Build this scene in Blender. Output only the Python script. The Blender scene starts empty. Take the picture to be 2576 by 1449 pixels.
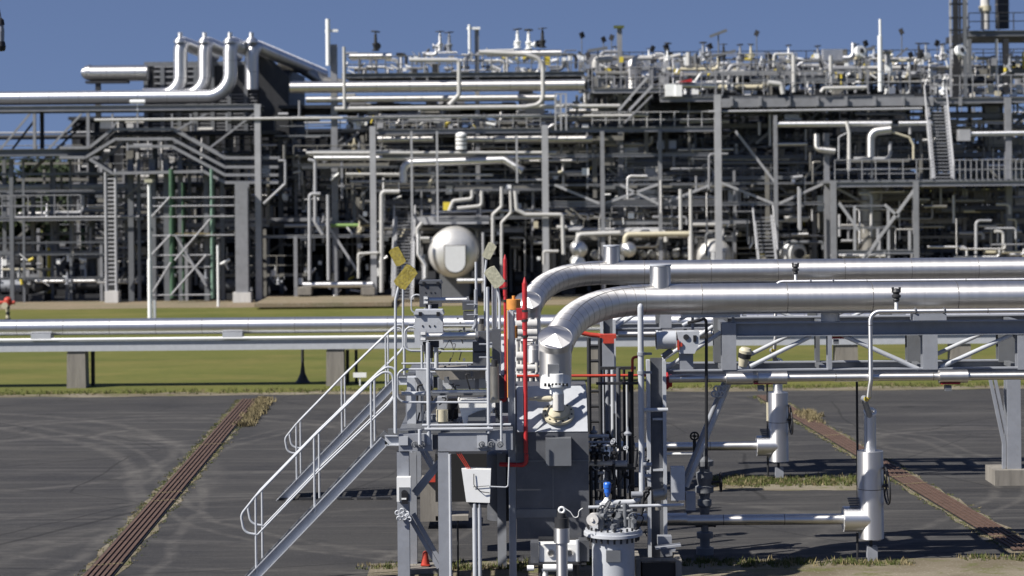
import bpy, math, random
from math import radians, sin, cos, pi, sqrt
from mathutils import Vector, Matrix

# ------------------------------------------------------------------ camera, sky, sun
scene = bpy.context.scene
COL = scene.collection
F, VH, HC, ROLL = 5009.0, 440.0, 7.0, radians(0.5)
cam_data = bpy.data.cameras.new("camera")
cam = bpy.data.objects.new("camera", cam_data)
COL.objects.link(cam)
cam_data.sensor_width = 36.0
cam_data.lens = 36.0 * F / 2576.0
cam_data.shift_y = -(724.5 - VH) / 2576.0
cam_data.clip_start, cam_data.clip_end = 0.5, 6000
cam_data.dof.use_dof = True
cam_data.dof.focus_distance = 36.0
cam_data.dof.aperture_fstop = 1.05
cam.matrix_world = Matrix.Translation((0, 0, HC)) @ Matrix.Rotation(pi / 2, 4, 'X') @ Matrix.Rotation(-ROLL, 4, 'Z')
scene.camera = cam

SUN = Vector((-1.0, -0.52, 1.08)).normalized()
world = bpy.data.worlds.new("World")
scene.world = world
world.use_nodes = True
wn, wl = world.node_tree.nodes, world.node_tree.links
sky = wn.new('ShaderNodeTexSky')
sky.sky_type = 'NISHITA'
sky.sun_disc = False
sky.sun_elevation = math.asin(SUN.z)
sky.sun_rotation = math.atan2(SUN.x, SUN.y)
sky.air_density, sky.dust_density, sky.ozone_density = 1.0, 0.1, 3.0
tc = wn.new('ShaderNodeTexCoord')
mp = wn.new('ShaderNodeMapping')
mp.inputs['Location'].default_value = (0, 0, 0.275)
mp.inputs['Scale'].default_value = (1, 1, 0.9)
wl.new(tc.outputs['Generated'], mp.inputs['Vector'])
wl.new(mp.outputs['Vector'], sky.inputs['Vector'])
hs = wn.new('ShaderNodeHueSaturation')
hs.inputs['Saturation'].default_value = 0.98
hs.inputs['Hue'].default_value = 0.513
hs.inputs['Value'].default_value = 1.0
wl.new(sky.outputs['Color'], hs.inputs['Color'])
wl.new(hs.outputs['Color'], wn['Background'].inputs['Color'])
wn['Background'].inputs['Strength'].default_value = 0.063
sl = bpy.data.lights.new("sun", 'SUN')
sl.energy, sl.angle, sl.color = 5.0, radians(0.53), (1.0, 0.95, 0.88)
so = bpy.data.objects.new("sun", sl)
COL.objects.link(so)
so.rotation_euler = SUN.to_track_quat('Z', 'Y').to_euler()
so.location = (-40, -30, 60)
scene.view_settings.view_transform = 'Standard'
scene.view_settings.look = 'None'
scene.view_settings.gamma = 1
scene.view_settings.exposure = 0.60
scene.cycles.max_bounces = 6

# ------------------------------------------------------------------ pixel of the survey grid -> point in space
def T(u, v, Y):
    du, dv = u - 1288.0, v - VH
    c, s = cos(ROLL), sin(ROLL)
    return Vector(((c * du - s * dv) * Y / F, Y, HC - (s * du + c * dv) * Y / F))
def M(d, Y):
    return d * Y / F

# ------------------------------------------------------------------ materials
def srgb(h):
    return tuple((c / 12.92 if c <= .04045 else ((c + .055) / 1.055) ** 2.4) for c in h)
MATS = {}
def mat(name, col, rough=0.5, metal=0.0, var=0.12, scale=3.0, bump=0.0, stain=0.0, stain_col=(0.1, 0.08, 0.06), streak=False, spec=0.5, band=False):
    m = bpy.data.materials.new(name)
    m.use_nodes = True
    n, l = m.node_tree.nodes, m.node_tree.links
    b = n['Principled BSDF']
    t = n.new('ShaderNodeTexCoord')
    mpn = n.new('ShaderNodeMapping')
    mpn.inputs['Scale'].default_value = (1, 1, 0.18) if streak else ((2.6, .22, .22) if band else (1, 1, 1))
    l.new(t.outputs['Object'], mpn.inputs['Vector'])
    nz = n.new('ShaderNodeTexNoise')
    nz.inputs['Scale'].default_value = scale
    nz.inputs['Detail'].default_value = 6
    nz.inputs['Roughness'].default_value = 0.65
    l.new(mpn.outputs['Vector'], nz.inputs['Vector'])
    r = n.new('ShaderNodeMapRange')
    r.inputs['From Min'].default_value, r.inputs['From Max'].default_value = 0.25, 0.75
    r.inputs['To Min'].default_value, r.inputs['To Max'].default_value = 1 - var, 1 + var
    l.new(nz.outputs['Fac'], r.inputs['Value'])
    mul = n.new('ShaderNodeVectorMath'); mul.operation = 'SCALE'
    mul.inputs[0].default_value = col
    l.new(r.outputs['Result'], mul.inputs['Scale'])
    out = mul.outputs['Vector']
    if stain > 0:
        n2 = n.new('ShaderNodeTexNoise')
        n2.inputs['Scale'].default_value = scale * 2.3
        n2.inputs['Detail'].default_value = 8
        n2.inputs['Roughness'].default_value = 0.7
        l.new(mpn.outputs['Vector'], n2.inputs['Vector'])
        cr = n.new('ShaderNodeMapRange')
        cr.inputs['From Min'].default_value, cr.inputs['From Max'].default_value = 0.56, 0.70
        cr.inputs['To Max'].default_value = stain
        l.new(n2.outputs['Fac'], cr.inputs['Value'])
        mx = n.new('ShaderNodeMix'); mx.data_type = 'RGBA'
        l.new(cr.outputs['Result'], mx.inputs['Factor'])
        l.new(out, mx.inputs['A'])
        mx.inputs['B'].default_value = (*stain_col, 1)
        out = mx.outputs['Result']
    l.new(out, b.inputs['Base Color'])
    rr = n.new('ShaderNodeMapRange')
    rr.inputs['To Min'].default_value, rr.inputs['To Max'].default_value = max(.05, rough - .07), min(1, rough + .07)
    l.new(nz.outputs['Fac'], rr.inputs['Value'])
    l.new(rr.outputs['Result'], b.inputs['Roughness'])
    b.inputs['Metallic'].default_value = metal
    b.inputs['Specular IOR Level'].default_value = spec
    if band:
        an = n.new('ShaderNodeAttribute'); an.attribute_name = 'grain'; l.new(an.outputs['Vector'], b.inputs['Tangent']); b.inputs['Anisotropic'].default_value = .76
    if bump > 0:
        bp = n.new('ShaderNodeBump')
        bp.inputs['Strength'].default_value = bump
        bp.inputs['Distance'].default_value = 0.03
        l.new(nz.outputs['Fac'], bp.inputs['Height'])
        l.new(bp.outputs['Normal'], b.inputs['Normal'])
    MATS[name] = m
    return m
mat('alu', (.64, .63, .615), .50, .96, .07, 2.0, .10, .30, (.42, .40, .36), band=True)
mat('alu_bright', (.71, .71, .715), .49, .95, .06, 2.0, .08, .2, (.5, .48, .45), band=True)
mat('alu_dull', (.36, .345, .31), .48, .85, .18, 2.5, .05, .4, (.2, .18, .14))
mat('seam', (.16, .15, .14), .6, .4, .1)
mat('grey', (.25, .265, .295), .5, 0, .12, 4, 0, .3, (.2, .185, .16))
mat('grey_lt', (.43, .45, .48), .45, 0, .10, 5, 0, .3, (.3, .28, .25))
mat('grey_mid', (.13, .138, .15), .5, 0, .1, 4, 0, .2, (.12, .1, .08))
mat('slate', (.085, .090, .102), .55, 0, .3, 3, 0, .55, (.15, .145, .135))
mat('steel_dk', (.026, .027, .030), .55, .1, .3, 3)
mat('wall_dk', (.008, .0085, .010), .8, 0, .3, .5)  # near-black for the backdrop boxes, standing in for deep shade
mat('black', (.012, .012, .014), .5)
mat('offwhite', (.46, .455, .44), .5, 0, .1, 3, 0, .2, (.3, .28, .25))
mat('steel_old', (.17, .165, .15), .6, 0, .25, 3, 0, .3, (.08, .07, .06))
mat('white', (.80, .81, .80), .45, 0, .05, 3, 0, .12, (.5, .48, .42))
mat('paint_lt', (.66, .67, .68), .45, 0, .06, 4, 0, .2, (.38, .36, .33))
mat('alu_matte', (.66, .65, .62), .42, .55, .12, 1.5, .1, .3, (.4, .37, .32))
mat('cream', (.50, .46, .34), .5, 0, .1, 3)
mat('red', (.40, .022, .026), .5, 0, .25, 4, 0, .45, (.25, .03, .03))
mat('red_or', (.42, .045, .025), .55, 0, .3, 5, 0, .4, (.2, .04, .03))
mat('orange', (.62, .25, .05), .6, 0, .2, 5, 0, .3, (.4, .2, .1))
mat('yellow', (.62, .50, .06), .5)
mat('lamp_old', (.30, .24, .04), .7, 0, .6, 22, .3, .85, (.60, .55, .28))
mat('lamp_pale', (.42, .41, .30), .7, 0, .4, 20, .3, .6, (.22, .2, .12))
mat('blue', (.02, .13, .55), .4)
mat('green', (.05, .11, .06), .6, 0, .4, 2)
mat('green_lt', (.16, .26, .20), .6, 0, .3, 2)
mat('lime', (.20, .32, .10), .6)
mat('concrete', (.21, .195, .17), .85, 0, .35, 3, .3, .8, (.13, .12, .10), streak=True)
mat('concrete_lt', (.55, .54, .52), .85, 0, .15, 4, .2, .3, (.3, .28, .25), streak=True)
mat('rust', (.085, .050, .036), .85, 0, .35, 6, .2, .4, (.06, .03, .022))
mat('bark', (.05, .04, .03), .9)
mat('leaf', (.030, .048, .018), .8, 0, .5, 2)
mat('leaf2', (.045, .065, .02), .8, 0, .5, 2)
mat('tuft', (.070, .085, .018), .85, 0, .5, 5)
mat('tuft_dry', (.20, .165, .085), .85, 0, .4, 5)
mat('lens', (.35, .4, .45), .15, 0, .1)

# ------------------------------------------------------------------ mesh builder
class MB:
    def __init__(s):
        s.v, s.f, s.m, s.s, s.t = [], [], [], [], []
    def add(s, vs, fs, mi=0, smooth=False, tg=None):
        o = len(s.v)
        s.v += [Vector(p) for p in vs]
        s.t += tg if tg is not None else [Vector((1, 0, 0))] * len(vs)
        for f in fs:
            s.f.append([i + o for i in f]); s.m.append(mi); s.s.append(smooth)
        return s
    def box(s, x0, x1, y0, y1, z0, z1, mi=0, bev=0.0):
        vs = [(x, y, z) for z in (z0, z1) for y in (y0, y1) for x in (x0, x1)]
        fs = [(0, 2, 3, 1), (4, 5, 7, 6), (0, 1, 5, 4), (1, 3, 7, 5), (3, 2, 6, 7), (2, 0, 4, 6)]
        return s.add(vs, fs, mi)
    def obox(s, c, ax, ay, az, mi=0):      # oriented box: half axes
        c = Vector(c); ax, ay, az = Vector(ax), Vector(ay), Vector(az)
        vs = [c + ax * i + ay * j + az * k for k in (-1, 1) for j in (-1, 1) for i in (-1, 1)]
        fs = [(0, 2, 3, 1), (4, 5, 7, 6), (0, 1, 5, 4), (1, 3, 7, 5), (3, 2, 6, 7), (2, 0, 4, 6)]
        return s.add(vs, fs, mi)
    def prism(s, poly, a, b, mi=0):         # polygon of 3-D points, extruded by vector from a to b offsets
        n = len(poly); a, b = Vector(a), Vector(b)
        vs = [Vector(p) + a for p in poly] + [Vector(p) + b for p in poly]
        fs = [tuple(range(n))[::-1], tuple(range(n, 2 * n))] + [(i, (i + 1) % n, n + (i + 1) % n, n + i) for i in range(n)]
        return s.add(vs, fs, mi)
    def frame(s, d):
        d = Vector(d).normalized()
        up = Vector((0, 0, 1)) if abs(d.z) < .95 else Vector((0, -1, 0))
        x = d.cross(up).normalized(); y = x.cross(d).normalized()
        return d, x, y
    def tube(s, pts, r, seg=14, cap=True, mi=0, r1=None):
        pts = [Vector(p) for p in pts]
        n = len(pts); rows = []; tg = []
        d0, x, y = s.frame(pts[1] - pts[0])
        for i, p in enumerate(pts):
            if i == 0: d = (pts[1] - p).normalized()
            elif i == n - 1: d = (p - pts[i - 1]).normalized()
            else: d = ((pts[i + 1] - p).normalized() + (p - pts[i - 1]).normalized()).normalized()
            x = (x - d * x.dot(d)).normalized(); y = x.cross(d).normalized()
            tg += [d.copy()] * seg
            rr = r if r1 is None else r + (r1 - r) * i / (n - 1)
            rows.append([p + (x * cos(2 * pi * k / seg) + y * sin(2 * pi * k / seg)) * rr for k in range(seg)])
        vs = [q for row in rows for q in row]
        fs = [(i * seg + k, i * seg + (k + 1) % seg, (i + 1) * seg + (k + 1) % seg, (i + 1) * seg + k) for i in range(n - 1) for k in range(seg)]
        s.add(vs, fs, mi, True, tg)
        if cap:
            s.add(rows[0], [tuple(range(seg))[::-1]], mi)
            s.add(rows[-1], [tuple(range(seg))], mi)
        return s
    def prof(s, a, b, up, w, h, kind='I', t=None, mi=0):   # w across, h along up
        a, b = Vector(a), Vector(b); d = (b - a).normalized()
        up = Vector(up); up = (up - d * up.dot(d)).normalized(); x = d.cross(up).normalized()
        w /= 2; h /= 2; t = t or min(w, h) * .22
        if kind == 'I': pr = [(-w, -h), (w, -h), (w, -h + t), (t / 2, -h + t), (t / 2, h - t), (w, h - t), (w, h), (-w, h), (-w, h - t), (-t / 2, h - t), (-t / 2, -h + t), (-w, -h + t)]
        elif kind == 'C': pr = [(-w, -h), (w, -h), (w, -h + t), (-w + t, -h + t), (-w + t, h - t), (w, h - t), (w, h), (-w, h)]
        elif kind == 'L': pr = [(-w, -h), (w, -h), (w, -h + t), (-w + t, -h + t), (-w + t, h), (-w, h)]
        else: pr = [(-w, -h), (w, -h), (w, h), (-w, h)]
        return s.prism([a + x * p[0] + up * p[1] for p in pr], (0, 0, 0), b - a, mi)
    def lathe(s, c, axis, profile, seg=20, mi=0):      # profile: (radius, distance along axis)
        c = Vector(c); d, x, y = s.frame(axis)
        for i in range(len(profile) - 1):
            (ra, ha), (rb, hb) = profile[i], profile[i + 1]
            if ra < 1e-5 and rb < 1e-5: continue
            A = [c + d * ha + (x * cos(2 * pi * k / seg) + y * sin(2 * pi * k / seg)) * ra for k in range(seg)]
            B = [c + d * hb + (x * cos(2 * pi * k / seg) + y * sin(2 * pi * k / seg)) * rb for k in range(seg)]
            sm = abs(hb - ha) > 1e-5
            if ra < 1e-5: s.add([A[0]] + B, [(0, k + 1, (k + 1) % seg + 1) for k in range(seg)], mi, sm, [d.copy()] * (seg + 1))
            elif rb < 1e-5: s.add([B[0]] + A, [(0, (k + 1) % seg + 1, k + 1) for k in range(seg)], mi, sm, [d.copy()] * (seg + 1))
            else: s.add(A + B, [(k, (k + 1) % seg, seg + (k + 1) % seg, seg + k) for k in range(seg)], mi, sm, [d.copy()] * (2 * seg))
        return s
    def cyl(s, a, b, r, seg=18, mi=0, r1=None):
        return s.tube([a, b], r, seg, True, mi, r1)
    def dome(s, c, axis, r, h, seg=24, mi=0, n=7):
        return s.lathe(c, axis, [(r * cos(pi / 2 * i / n), h * sin(pi / 2 * i / n)) for i in range(n + 1)], seg, mi)
    def torus(s, c, axis, R, r, seg=24, rs=8, mi=0):
        c = Vector(c); d, x, y = s.frame(axis); vs = []
        for i in range(seg):
            q = x * cos(2 * pi * i / seg) + y * sin(2 * pi * i / seg)
            vs += [c + q * (R + r * cos(2 * pi * k / rs)) + d * r * sin(2 * pi * k / rs) for k in range(rs)]
        fs = [(i * rs + k, ((i + 1) % seg) * rs + k, ((i + 1) % seg) * rs + (k + 1) % rs, i * rs + (k + 1) % rs) for i in range(seg) for k in range(rs)]
        return s.add(vs, fs, mi, True)
    def wheel(s, c, axis, R, r, spokes=5, mi=0):
        s.torus(c, axis, R, r, 22, 6, mi); d, x, y = s.frame(axis); c = Vector(c)
        for i in range(spokes):
            q = x * cos(2 * pi * i / spokes) + y * sin(2 * pi * i / spokes)
            s.tube([c, c + q * R], r * .7, 6, False, mi)
        s.cyl(c - d * r * 1.6, c + d * r * 1.6, r * 1.8, 8, mi)
        return s

def bend(pts, r, n=6):
    pts = [Vector(p) for p in pts]
    if len(pts) < 3: return pts
    out = [pts[0]]
    rl = r if isinstance(r, (list, tuple)) else [r] * len(pts)
    for i in range(1, len(pts) - 1):
        r = rl[i]
        p, a, b = pts[i], pts[i - 1], pts[i + 1]
        da, db = (a - p), (b - p)
        ang = da.angle(db)
        if ang > pi - .02: out.append(p); continue
        t = min(r / math.tan(ang / 2), da.length * .48, db.length * .48)
        rr = t * math.tan(ang / 2)
        da.normalize(); db.normalize()
        c = p + (da + db).normalized() * (rr / sin(ang / 2))
        s0, s1 = p + da * t - c, p + db * t - c
        tot = s0.angle(s1)
        for k in range(n + 1):
            f = k / n
            out.append(c + (s0 * sin((1 - f) * tot) + s1 * sin(f * tot)) / sin(tot))
    out.append(pts[-1])
    return out

def put(o, parent=None):
    COL.objects.link(o)
    if parent is not None: o.parent = parent
    return o
def tagit(o, label, cat, group=None, kind=None):
    if label: o['label'] = label
    if cat: o['category'] = cat
    if group: o['group'] = group
    if kind: o['kind'] = kind
    return o
def mesh_obj(name, mb, mats, off):
    if isinstance(mats, str): mats = [mats]
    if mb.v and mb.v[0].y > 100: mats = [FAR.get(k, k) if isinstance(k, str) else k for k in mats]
    me = bpy.data.meshes.new(name)
    me.from_pydata([p - off for p in mb.v], [], mb.f)
    for mm in mats: me.materials.append(MATS[mm] if isinstance(mm, str) else mm)
    me.polygons.foreach_set('material_index', mb.m)
    me.polygons.foreach_set('use_smooth', mb.s)
    if any(str(k).startswith('alu') for k in mats):
        at = me.attributes.new('grain', 'FLOAT_VECTOR', 'POINT'); at.data.foreach_set('vector', [c for t_ in mb.t for c in t_])
    me.update()
    return bpy.data.objects.new(name, me)
class Thing:
    def __init__(s, name, label, cat, base, group=None, kind=None):
        s.base = Vector(base)
        s.e = put(bpy.data.objects.new(name, None)); s.e.location = s.base; s.e.empty_display_size = .3
        tagit(s.e, label, cat, group, kind)
    def part(s, name, mb, mats, parent=None, label=None):
        o = put(mesh_obj(name, mb, mats, s.base), parent or s.e)
        if label: o['label'] = label
        return o
def single(name, label, cat, mb, mats, group=None, kind=None):
    xs = [p.x for p in mb.v]; ys = [p.y for p in mb.v]; zs = [p.z for p in mb.v]
    off = Vector(((min(xs) + max(xs)) / 2, (min(ys) + max(ys)) / 2, min(zs)))
    o = put(mesh_obj(name, mb, mats, off)); o.location = off
    return tagit(o, label, cat, group, kind)
def copy_tree(o, loc=None, parent=None, label=None, group=None, rz=None):
    c = o.copy(); COL.objects.link(c)
    if parent is not None: c.parent = parent
    if loc is not None: c.location = loc
    if rz is not None: c.rotation_euler = (0, 0, rz)
    if label: c['label'] = label
    if group: c['group'] = group
    for ch in list(o.children): copy_tree(ch, None, c)
    return c
TWIN = Vector((-0.37, 9.7, 0))
def twin(o, label):
    """the second installation behind is the same as the near one"""
    e = o.e if isinstance(o, Thing) else o
    return copy_tree(e, e.location + TWIN, None, label)
def seams(mb, pts, r, step, mi=1, w=.012, start=None):
    """lap joints of the metal cladding: thin proud rings along a path"""
    d = start if start is not None else step * .6
    acc = 0
    for i in range(len(pts) - 1):
        a, b = pts[i], pts[i + 1]; L = (b - a).length
        while d <= acc + L - w:
            q = a + (b - a) * ((d - acc) / L); dr = (b - a).normalized()
            mb.tube([q - dr * w / 2, q + dr * w / 2], r + .003, 20, True, mi)
            d += step
        acc += L
def pipe(label, mt, d, Y, pts, br=None, step=0, name='pipe', group=None, cat='pipe', seg=16, flanges=False):
    """pts: (u,v) or (u,v,Y); d: thickness on the survey grid"""
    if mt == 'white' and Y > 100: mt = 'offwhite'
    P = [T(p[0], p[1], p[2] if len(p) > 2 else Y) for p in pts]
    if len(P) == 2 and abs(pts[0][0] - pts[1][0]) < .5 and len(pts[0]) == 2: P[1].x = P[0].x = (P[0].x + P[1].x) / 2
    if len(P) == 2 and abs(pts[0][1] - pts[1][1]) < .5 and len(pts[0]) == 2: P[1].z = P[0].z = (P[0].z + P[1].z) / 2
    r = M(d, Y) / 2
    Q = bend(P, M(br, Y) if br else r * 3)
    mb = MB().tube(Q, r, seg)
    if step: seams(mb, Q, r, step)
    if flanges:
        for a, b in ((Q[0], Q[1]), (Q[-1], Q[-2])):
            dr = (b - a).normalized(); mb.cyl(a, a + dr * r * .5, r * 1.5, 16)
    return single(name, label, cat, mb, [mt, 'seam'], group)
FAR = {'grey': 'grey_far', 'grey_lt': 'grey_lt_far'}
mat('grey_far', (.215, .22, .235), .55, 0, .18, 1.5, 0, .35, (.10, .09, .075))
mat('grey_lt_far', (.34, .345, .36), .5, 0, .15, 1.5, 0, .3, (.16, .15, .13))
# ------------------------------------------------------------------ ground
def ground_mat(name, kind):
    m = bpy.data.materials.new(name); m.use_nodes = True
    n, l = m.node_tree.nodes, m.node_tree.links
    b = n['Principled BSDF']; b.inputs['Roughness'].default_value = .85
    b.inputs['Specular IOR Level'].default_value = .25
    t = n.new('ShaderNodeTexCoord')
    def noise(scale, sc3, detail=6, dist=0, rough=.6):
        mm = n.new('ShaderNodeMapping'); mm.inputs['Scale'].default_value = sc3
        l.new(t.outputs['Object'], mm.inputs['Vector'])
        q = n.new('ShaderNodeTexNoise'); q.inputs['Scale'].default_value = scale
        q.inputs['Detail'].default_value = detail; q.inputs['Distortion'].default_value = dist; q.inputs['Roughness'].default_value = rough
        l.new(mm.outputs['Vector'], q.inputs['Vector']); return q.outputs['Fac']
    def ramp(x, a, b_, c=0., d=1.):
        q = n.new('ShaderNodeMapRange')
        q.inputs['From Min'].default_value, q.inputs['From Max'].default_value = a, b_
        q.inputs['To Min'].default_value, q.inputs['To Max'].default_value = c, d
        l.new(x, q.inputs['Value']); return q.outputs['Result']
    def mth(op, a, b_=None, c=None):
        q = n.new('ShaderNodeMath'); q.operation = op
        for i, w in enumerate((a, b_, c)):
            if w is None: continue
            if isinstance(w, (int, float)): q.inputs[i].default_value = w
            else: l.new(w, q.inputs[i])
        return q.outputs[0]
    def mix(f, A, B):
        q = n.new('ShaderNodeMix'); q.data_type = 'RGBA'
        l.new(f, q.inputs['Factor'])
        for k, w in (('A', A), ('B', B)):
            if isinstance(w, tuple): q.inputs[k].default_value = (*w, 1)
            else: l.new(w, q.inputs[k])
        return q.outputs['Result']
    if kind == 'asphalt':
        c = mix(ramp(noise(.35, (1, 1, 1), 5), .35, .65), (.028, .028, .030), (.044, .043, .042))
        st = ramp(noise(1.0, (.10, 1.6, 1), 8, 1.2, .7), .52, .78)
        c = mix(mth('MULTIPLY', st, .65), c, (.125, .120, .112))
        st2 = ramp(noise(1.0, (.05, 3.2, 1), 6, .5, .7), .55, .8)
        c = mix(mth('MULTIPLY', st2, .8), c, (.012, .012, .014))
        st3 = ramp(noise(1.0, (.16, 5.0, 1), 5, .8, .6), .54, .70)
        c = mix(mth('MULTIPLY', st3, .45), c, (.085, .08, .074))
        sx = n.new('ShaderNodeSeparateXYZ')
        warp = n.new('ShaderNodeTexNoise'); warp.inputs['Scale'].default_value = .25; warp.inputs['Detail'].default_value = 2
        l.new(t.outputs['Object'], warp.inputs['Vector'])
        va = n.new('ShaderNodeVectorMath'); va.operation = 'MULTIPLY_ADD'
        l.new(warp.outputs['Color'], va.inputs[0]); va.inputs[1].default_value = (.9, .9, 0)
        l.new(t.outputs['Object'], va.inputs[2]); l.new(va.outputs['Vector'], sx.inputs['Vector'])
        fine = ramp(noise(2.2, (1, 1, 1), 6, 0, .75), .35, .6)
        # tyre arcs: (centre x, centre y, radius, stretch y, width, strength)
        for cx, cy, rr, sy, w, k in ((-9.2, 54.5, 1.7, .8, .10, .6), (-11.2, 50, 3.0, 1.6, .10, .5), (-9.6, 44, 9.0, 1.6, .10, .5), (-9.6, 44, 9.5, 1.6, .07, .4), (-20, 40, 12.5, 1.5, .12, .5), (-20, 40, 13.1, 1.5, .07, .4), (-16, 38, 10, 2.2, .08, .45), (2, 48, 9.5, 1.2, .08, .45), (2, 48, 10.1, 1.2, .06, .4),
                                     (-22, 46, 15.5, .9, .18, .30), (-2, 40, 8.6, .5, .15, .35), (12.5, 52, 2.8, .9, .12, .45), (12.5, 52, 3.3, .9, .10, .35), (13, 51, 4.2, .8, .10, .3),
                                     (5, 36, 14, .55, .14, .35), (-14, 60, 22, .35, .2, .35), (-3, 58, 5, .3, .12, .4), (16, 62, 13, .7, .16, .35), (-8, 30, 11, .8, .2, .3)):
            dx = mth('SUBTRACT', sx.outputs['X'], cx); dy = mth('MULTIPLY', mth('SUBTRACT', sx.outputs['Y'], cy), 1 / sy)
            d = mth('SQRT', mth('ADD', mth('MULTIPLY', dx, dx), mth('MULTIPLY', dy, dy)))
            band = ramp(mth('ABSOLUTE', mth('SUBTRACT', d, rr)), w * .5, w * 2.0, 1., 0.)
            c = mix(mth('MULTIPLY', mth('MULTIPLY', band, fine), k * .62), c, (.17, .16, .145))
        g = noise(60, (1, 1, 1), 3)
        c = mix(mth('MULTIPLY', ramp(g, .55, .72), .5), c, (.17, .165, .155))
        c = mix(mth('MULTIPLY', ramp(noise(7, (.45, 1, 1), 7, 0, .85), .56, .72), .45), c, (.11, .105, .098))
        c = mix(mth('MULTIPLY', ramp(noise(9, (.3, 1, 1), 6, 0, .8), .56, .7), .5), c, (.010, .010, .011))
        vo = n.new('ShaderNodeTexVoronoi'); vo.feature = 'DISTANCE_TO_EDGE'; vo.inputs['Scale'].default_value = .16; l.new(va.outputs['Vector'], vo.inputs['Vector'])
        c = mix(mth('MULTIPLY', ramp(vo.outputs['Distance'], .002, .006, 1., 0.), .55), c, (.012, .012, .012))
        c = mix(mth('MULTIPLY', ramp(noise(.9, (1, 1, 1), 4, 0, .5), .66, .74), .6), c, (.018, .018, .019))
        bh = g
    elif kind == 'lawn':
        c = mix(ramp(noise(.5, (.35, 1, 1), 6), .35, .65), (.082, .094, .018), (.126, .126, .030))
        c = mix(mth('MULTIPLY', ramp(noise(.22, (.5, 1.6, 1), 7, .6, .7), .50, .72), .75), c, (.17, .14, .045))
        c = mix(mth('MULTIPLY', ramp(noise(3, (.6, 1, 1), 7, 0, .85), .5, .68), .6), c, (.05, .07, .012))
        bh = noise(25, (1, 1, 1), 4)
    elif kind == 'gravel':
        c = mix(ramp(noise(.6, (.5, 1, 1), 6), .35, .65), (.22, .17, .115), (.16, .145, .09))
        c = mix(ramp(noise(9, (1, 1, 1), 6), .55, .7), c, (.34, .30, .26))
        bh = noise(30, (1, 1, 1), 4)
    else:   # stony verge with dead grass
        c = mix(ramp(noise(.8, (.6, 1, 1), 7), .4, .62), (.125, .105, .07), (.20, .175, .13))
        c = mix(mth('MULTIPLY', ramp(noise(1.5, (.6, 1, 1), 8, .5, .75), .52, .62), .8), c, (.085, .095, .022))
        c = mix(mth('MULTIPLY', ramp(noise(22, (1, 1, 1), 4), .58, .68), .6), c, (.36, .33, .28))
        bh = noise(30, (1, 1, 1), 4)
    l.new(c, b.inputs['Base Color'])
    bp = n.new('ShaderNodeBump'); bp.inputs['Strength'].default_value = .4; bp.inputs['Distance'].default_value = .02
    l.new(bh, bp.inputs['Height']); l.new(bp.outputs['Normal'], b.inputs['Normal'])
    MATS[name] = m
for k in ('asphalt', 'lawn', 'gravel', 'verge'): ground_mat('ground_' + k, k)
def LSX(y): return -7.32 - .98 * (y - 34.4) / 28.2
def RSX(y): return 9.42 - 1.57 * (y - 36.6) / 25.8
def sheet(name, poly, z, mt):
    mb = MB().add([(x, y, z) for x, y in poly], [tuple(range(len(poly)))])
    o = put(mesh_obj(name, mb, mt, Vector((0, 0, 0)))); o['kind'] = 'structure'; return o
def wavy(x0, x1, ya, yb, amp, step, seed):
    rnd = random.Random(seed); lo, hi = [], []; x = x0
    while x <= x1:
        lo.append((x, ya + rnd.uniform(-amp, amp))); hi.append((x, yb + rnd.uniform(-amp, amp))); x += step * rnd.uniform(.5, 1.5)
    return lo + hi[::-1]
sheet('ground', [(-3000, -200), (3000, -200), (3000, 5000), (-3000, 5000)], -.012, 'ground_lawn')
sheet('asphalt_yard', wavy(-45, 45, 4, 64.6, .12, 1.5, 3), -.004, 'ground_asphalt')
sheet('floor_shade', wavy(-120, 120, 113.6, 209, .1, 4, 6), .001, 'steel_dk')  # dark sheet added over the gravel to deepen shade under the racks
sheet('gravel_yard', wavy(-120, 120, 107, 210, .3, 2.5, 5), -.003, 'ground_gravel')
sheet('left_grating_verge', [(x + 0, y) for x, y in wavy(34.3, 62.8, 0, 0, 0, 9, 1)[:0]] or [(LSX(y) - .36 + .07 * ((i * 37) % 5 - 2) / 2, y) for i, y in enumerate([34 + .7 * k for k in range(42)])] + [(LSX(y) + .34 + .08 * ((i * 53) % 5 - 2) / 2, y) for i, y in enumerate([34 + .7 * k for k in range(41, -1, -1)])], .0, 'ground_verge')
sheet('right_grating_verge', [(RSX(y) - .37 + .07 * ((i * 37) % 5 - 2) / 2, y) for i, y in enumerate([36.2 + .7 * k for k in range(38)])] + [(RSX(y) + .36 + .08 * ((i * 53) % 5 - 2) / 2, y) for i, y in enumerate([36.2 + .7 * k for k in range(37, -1, -1)])], .004, 'ground_verge')
sheet('near_verge', wavy(-2.6, 24, 33.2, 36.05, .12, .6, 7), 0.0, 'ground_verge')
sheet('middle_verge', wavy(4.2, 8.4, 43.9, 45.55, .14, .5, 8), 0.0, 'ground_verge')
sheet('grass_edge_path', wavy(-30, 30, 63.9, 64.9, .22, 1.1, 9), .0, 'ground_verge')

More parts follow.
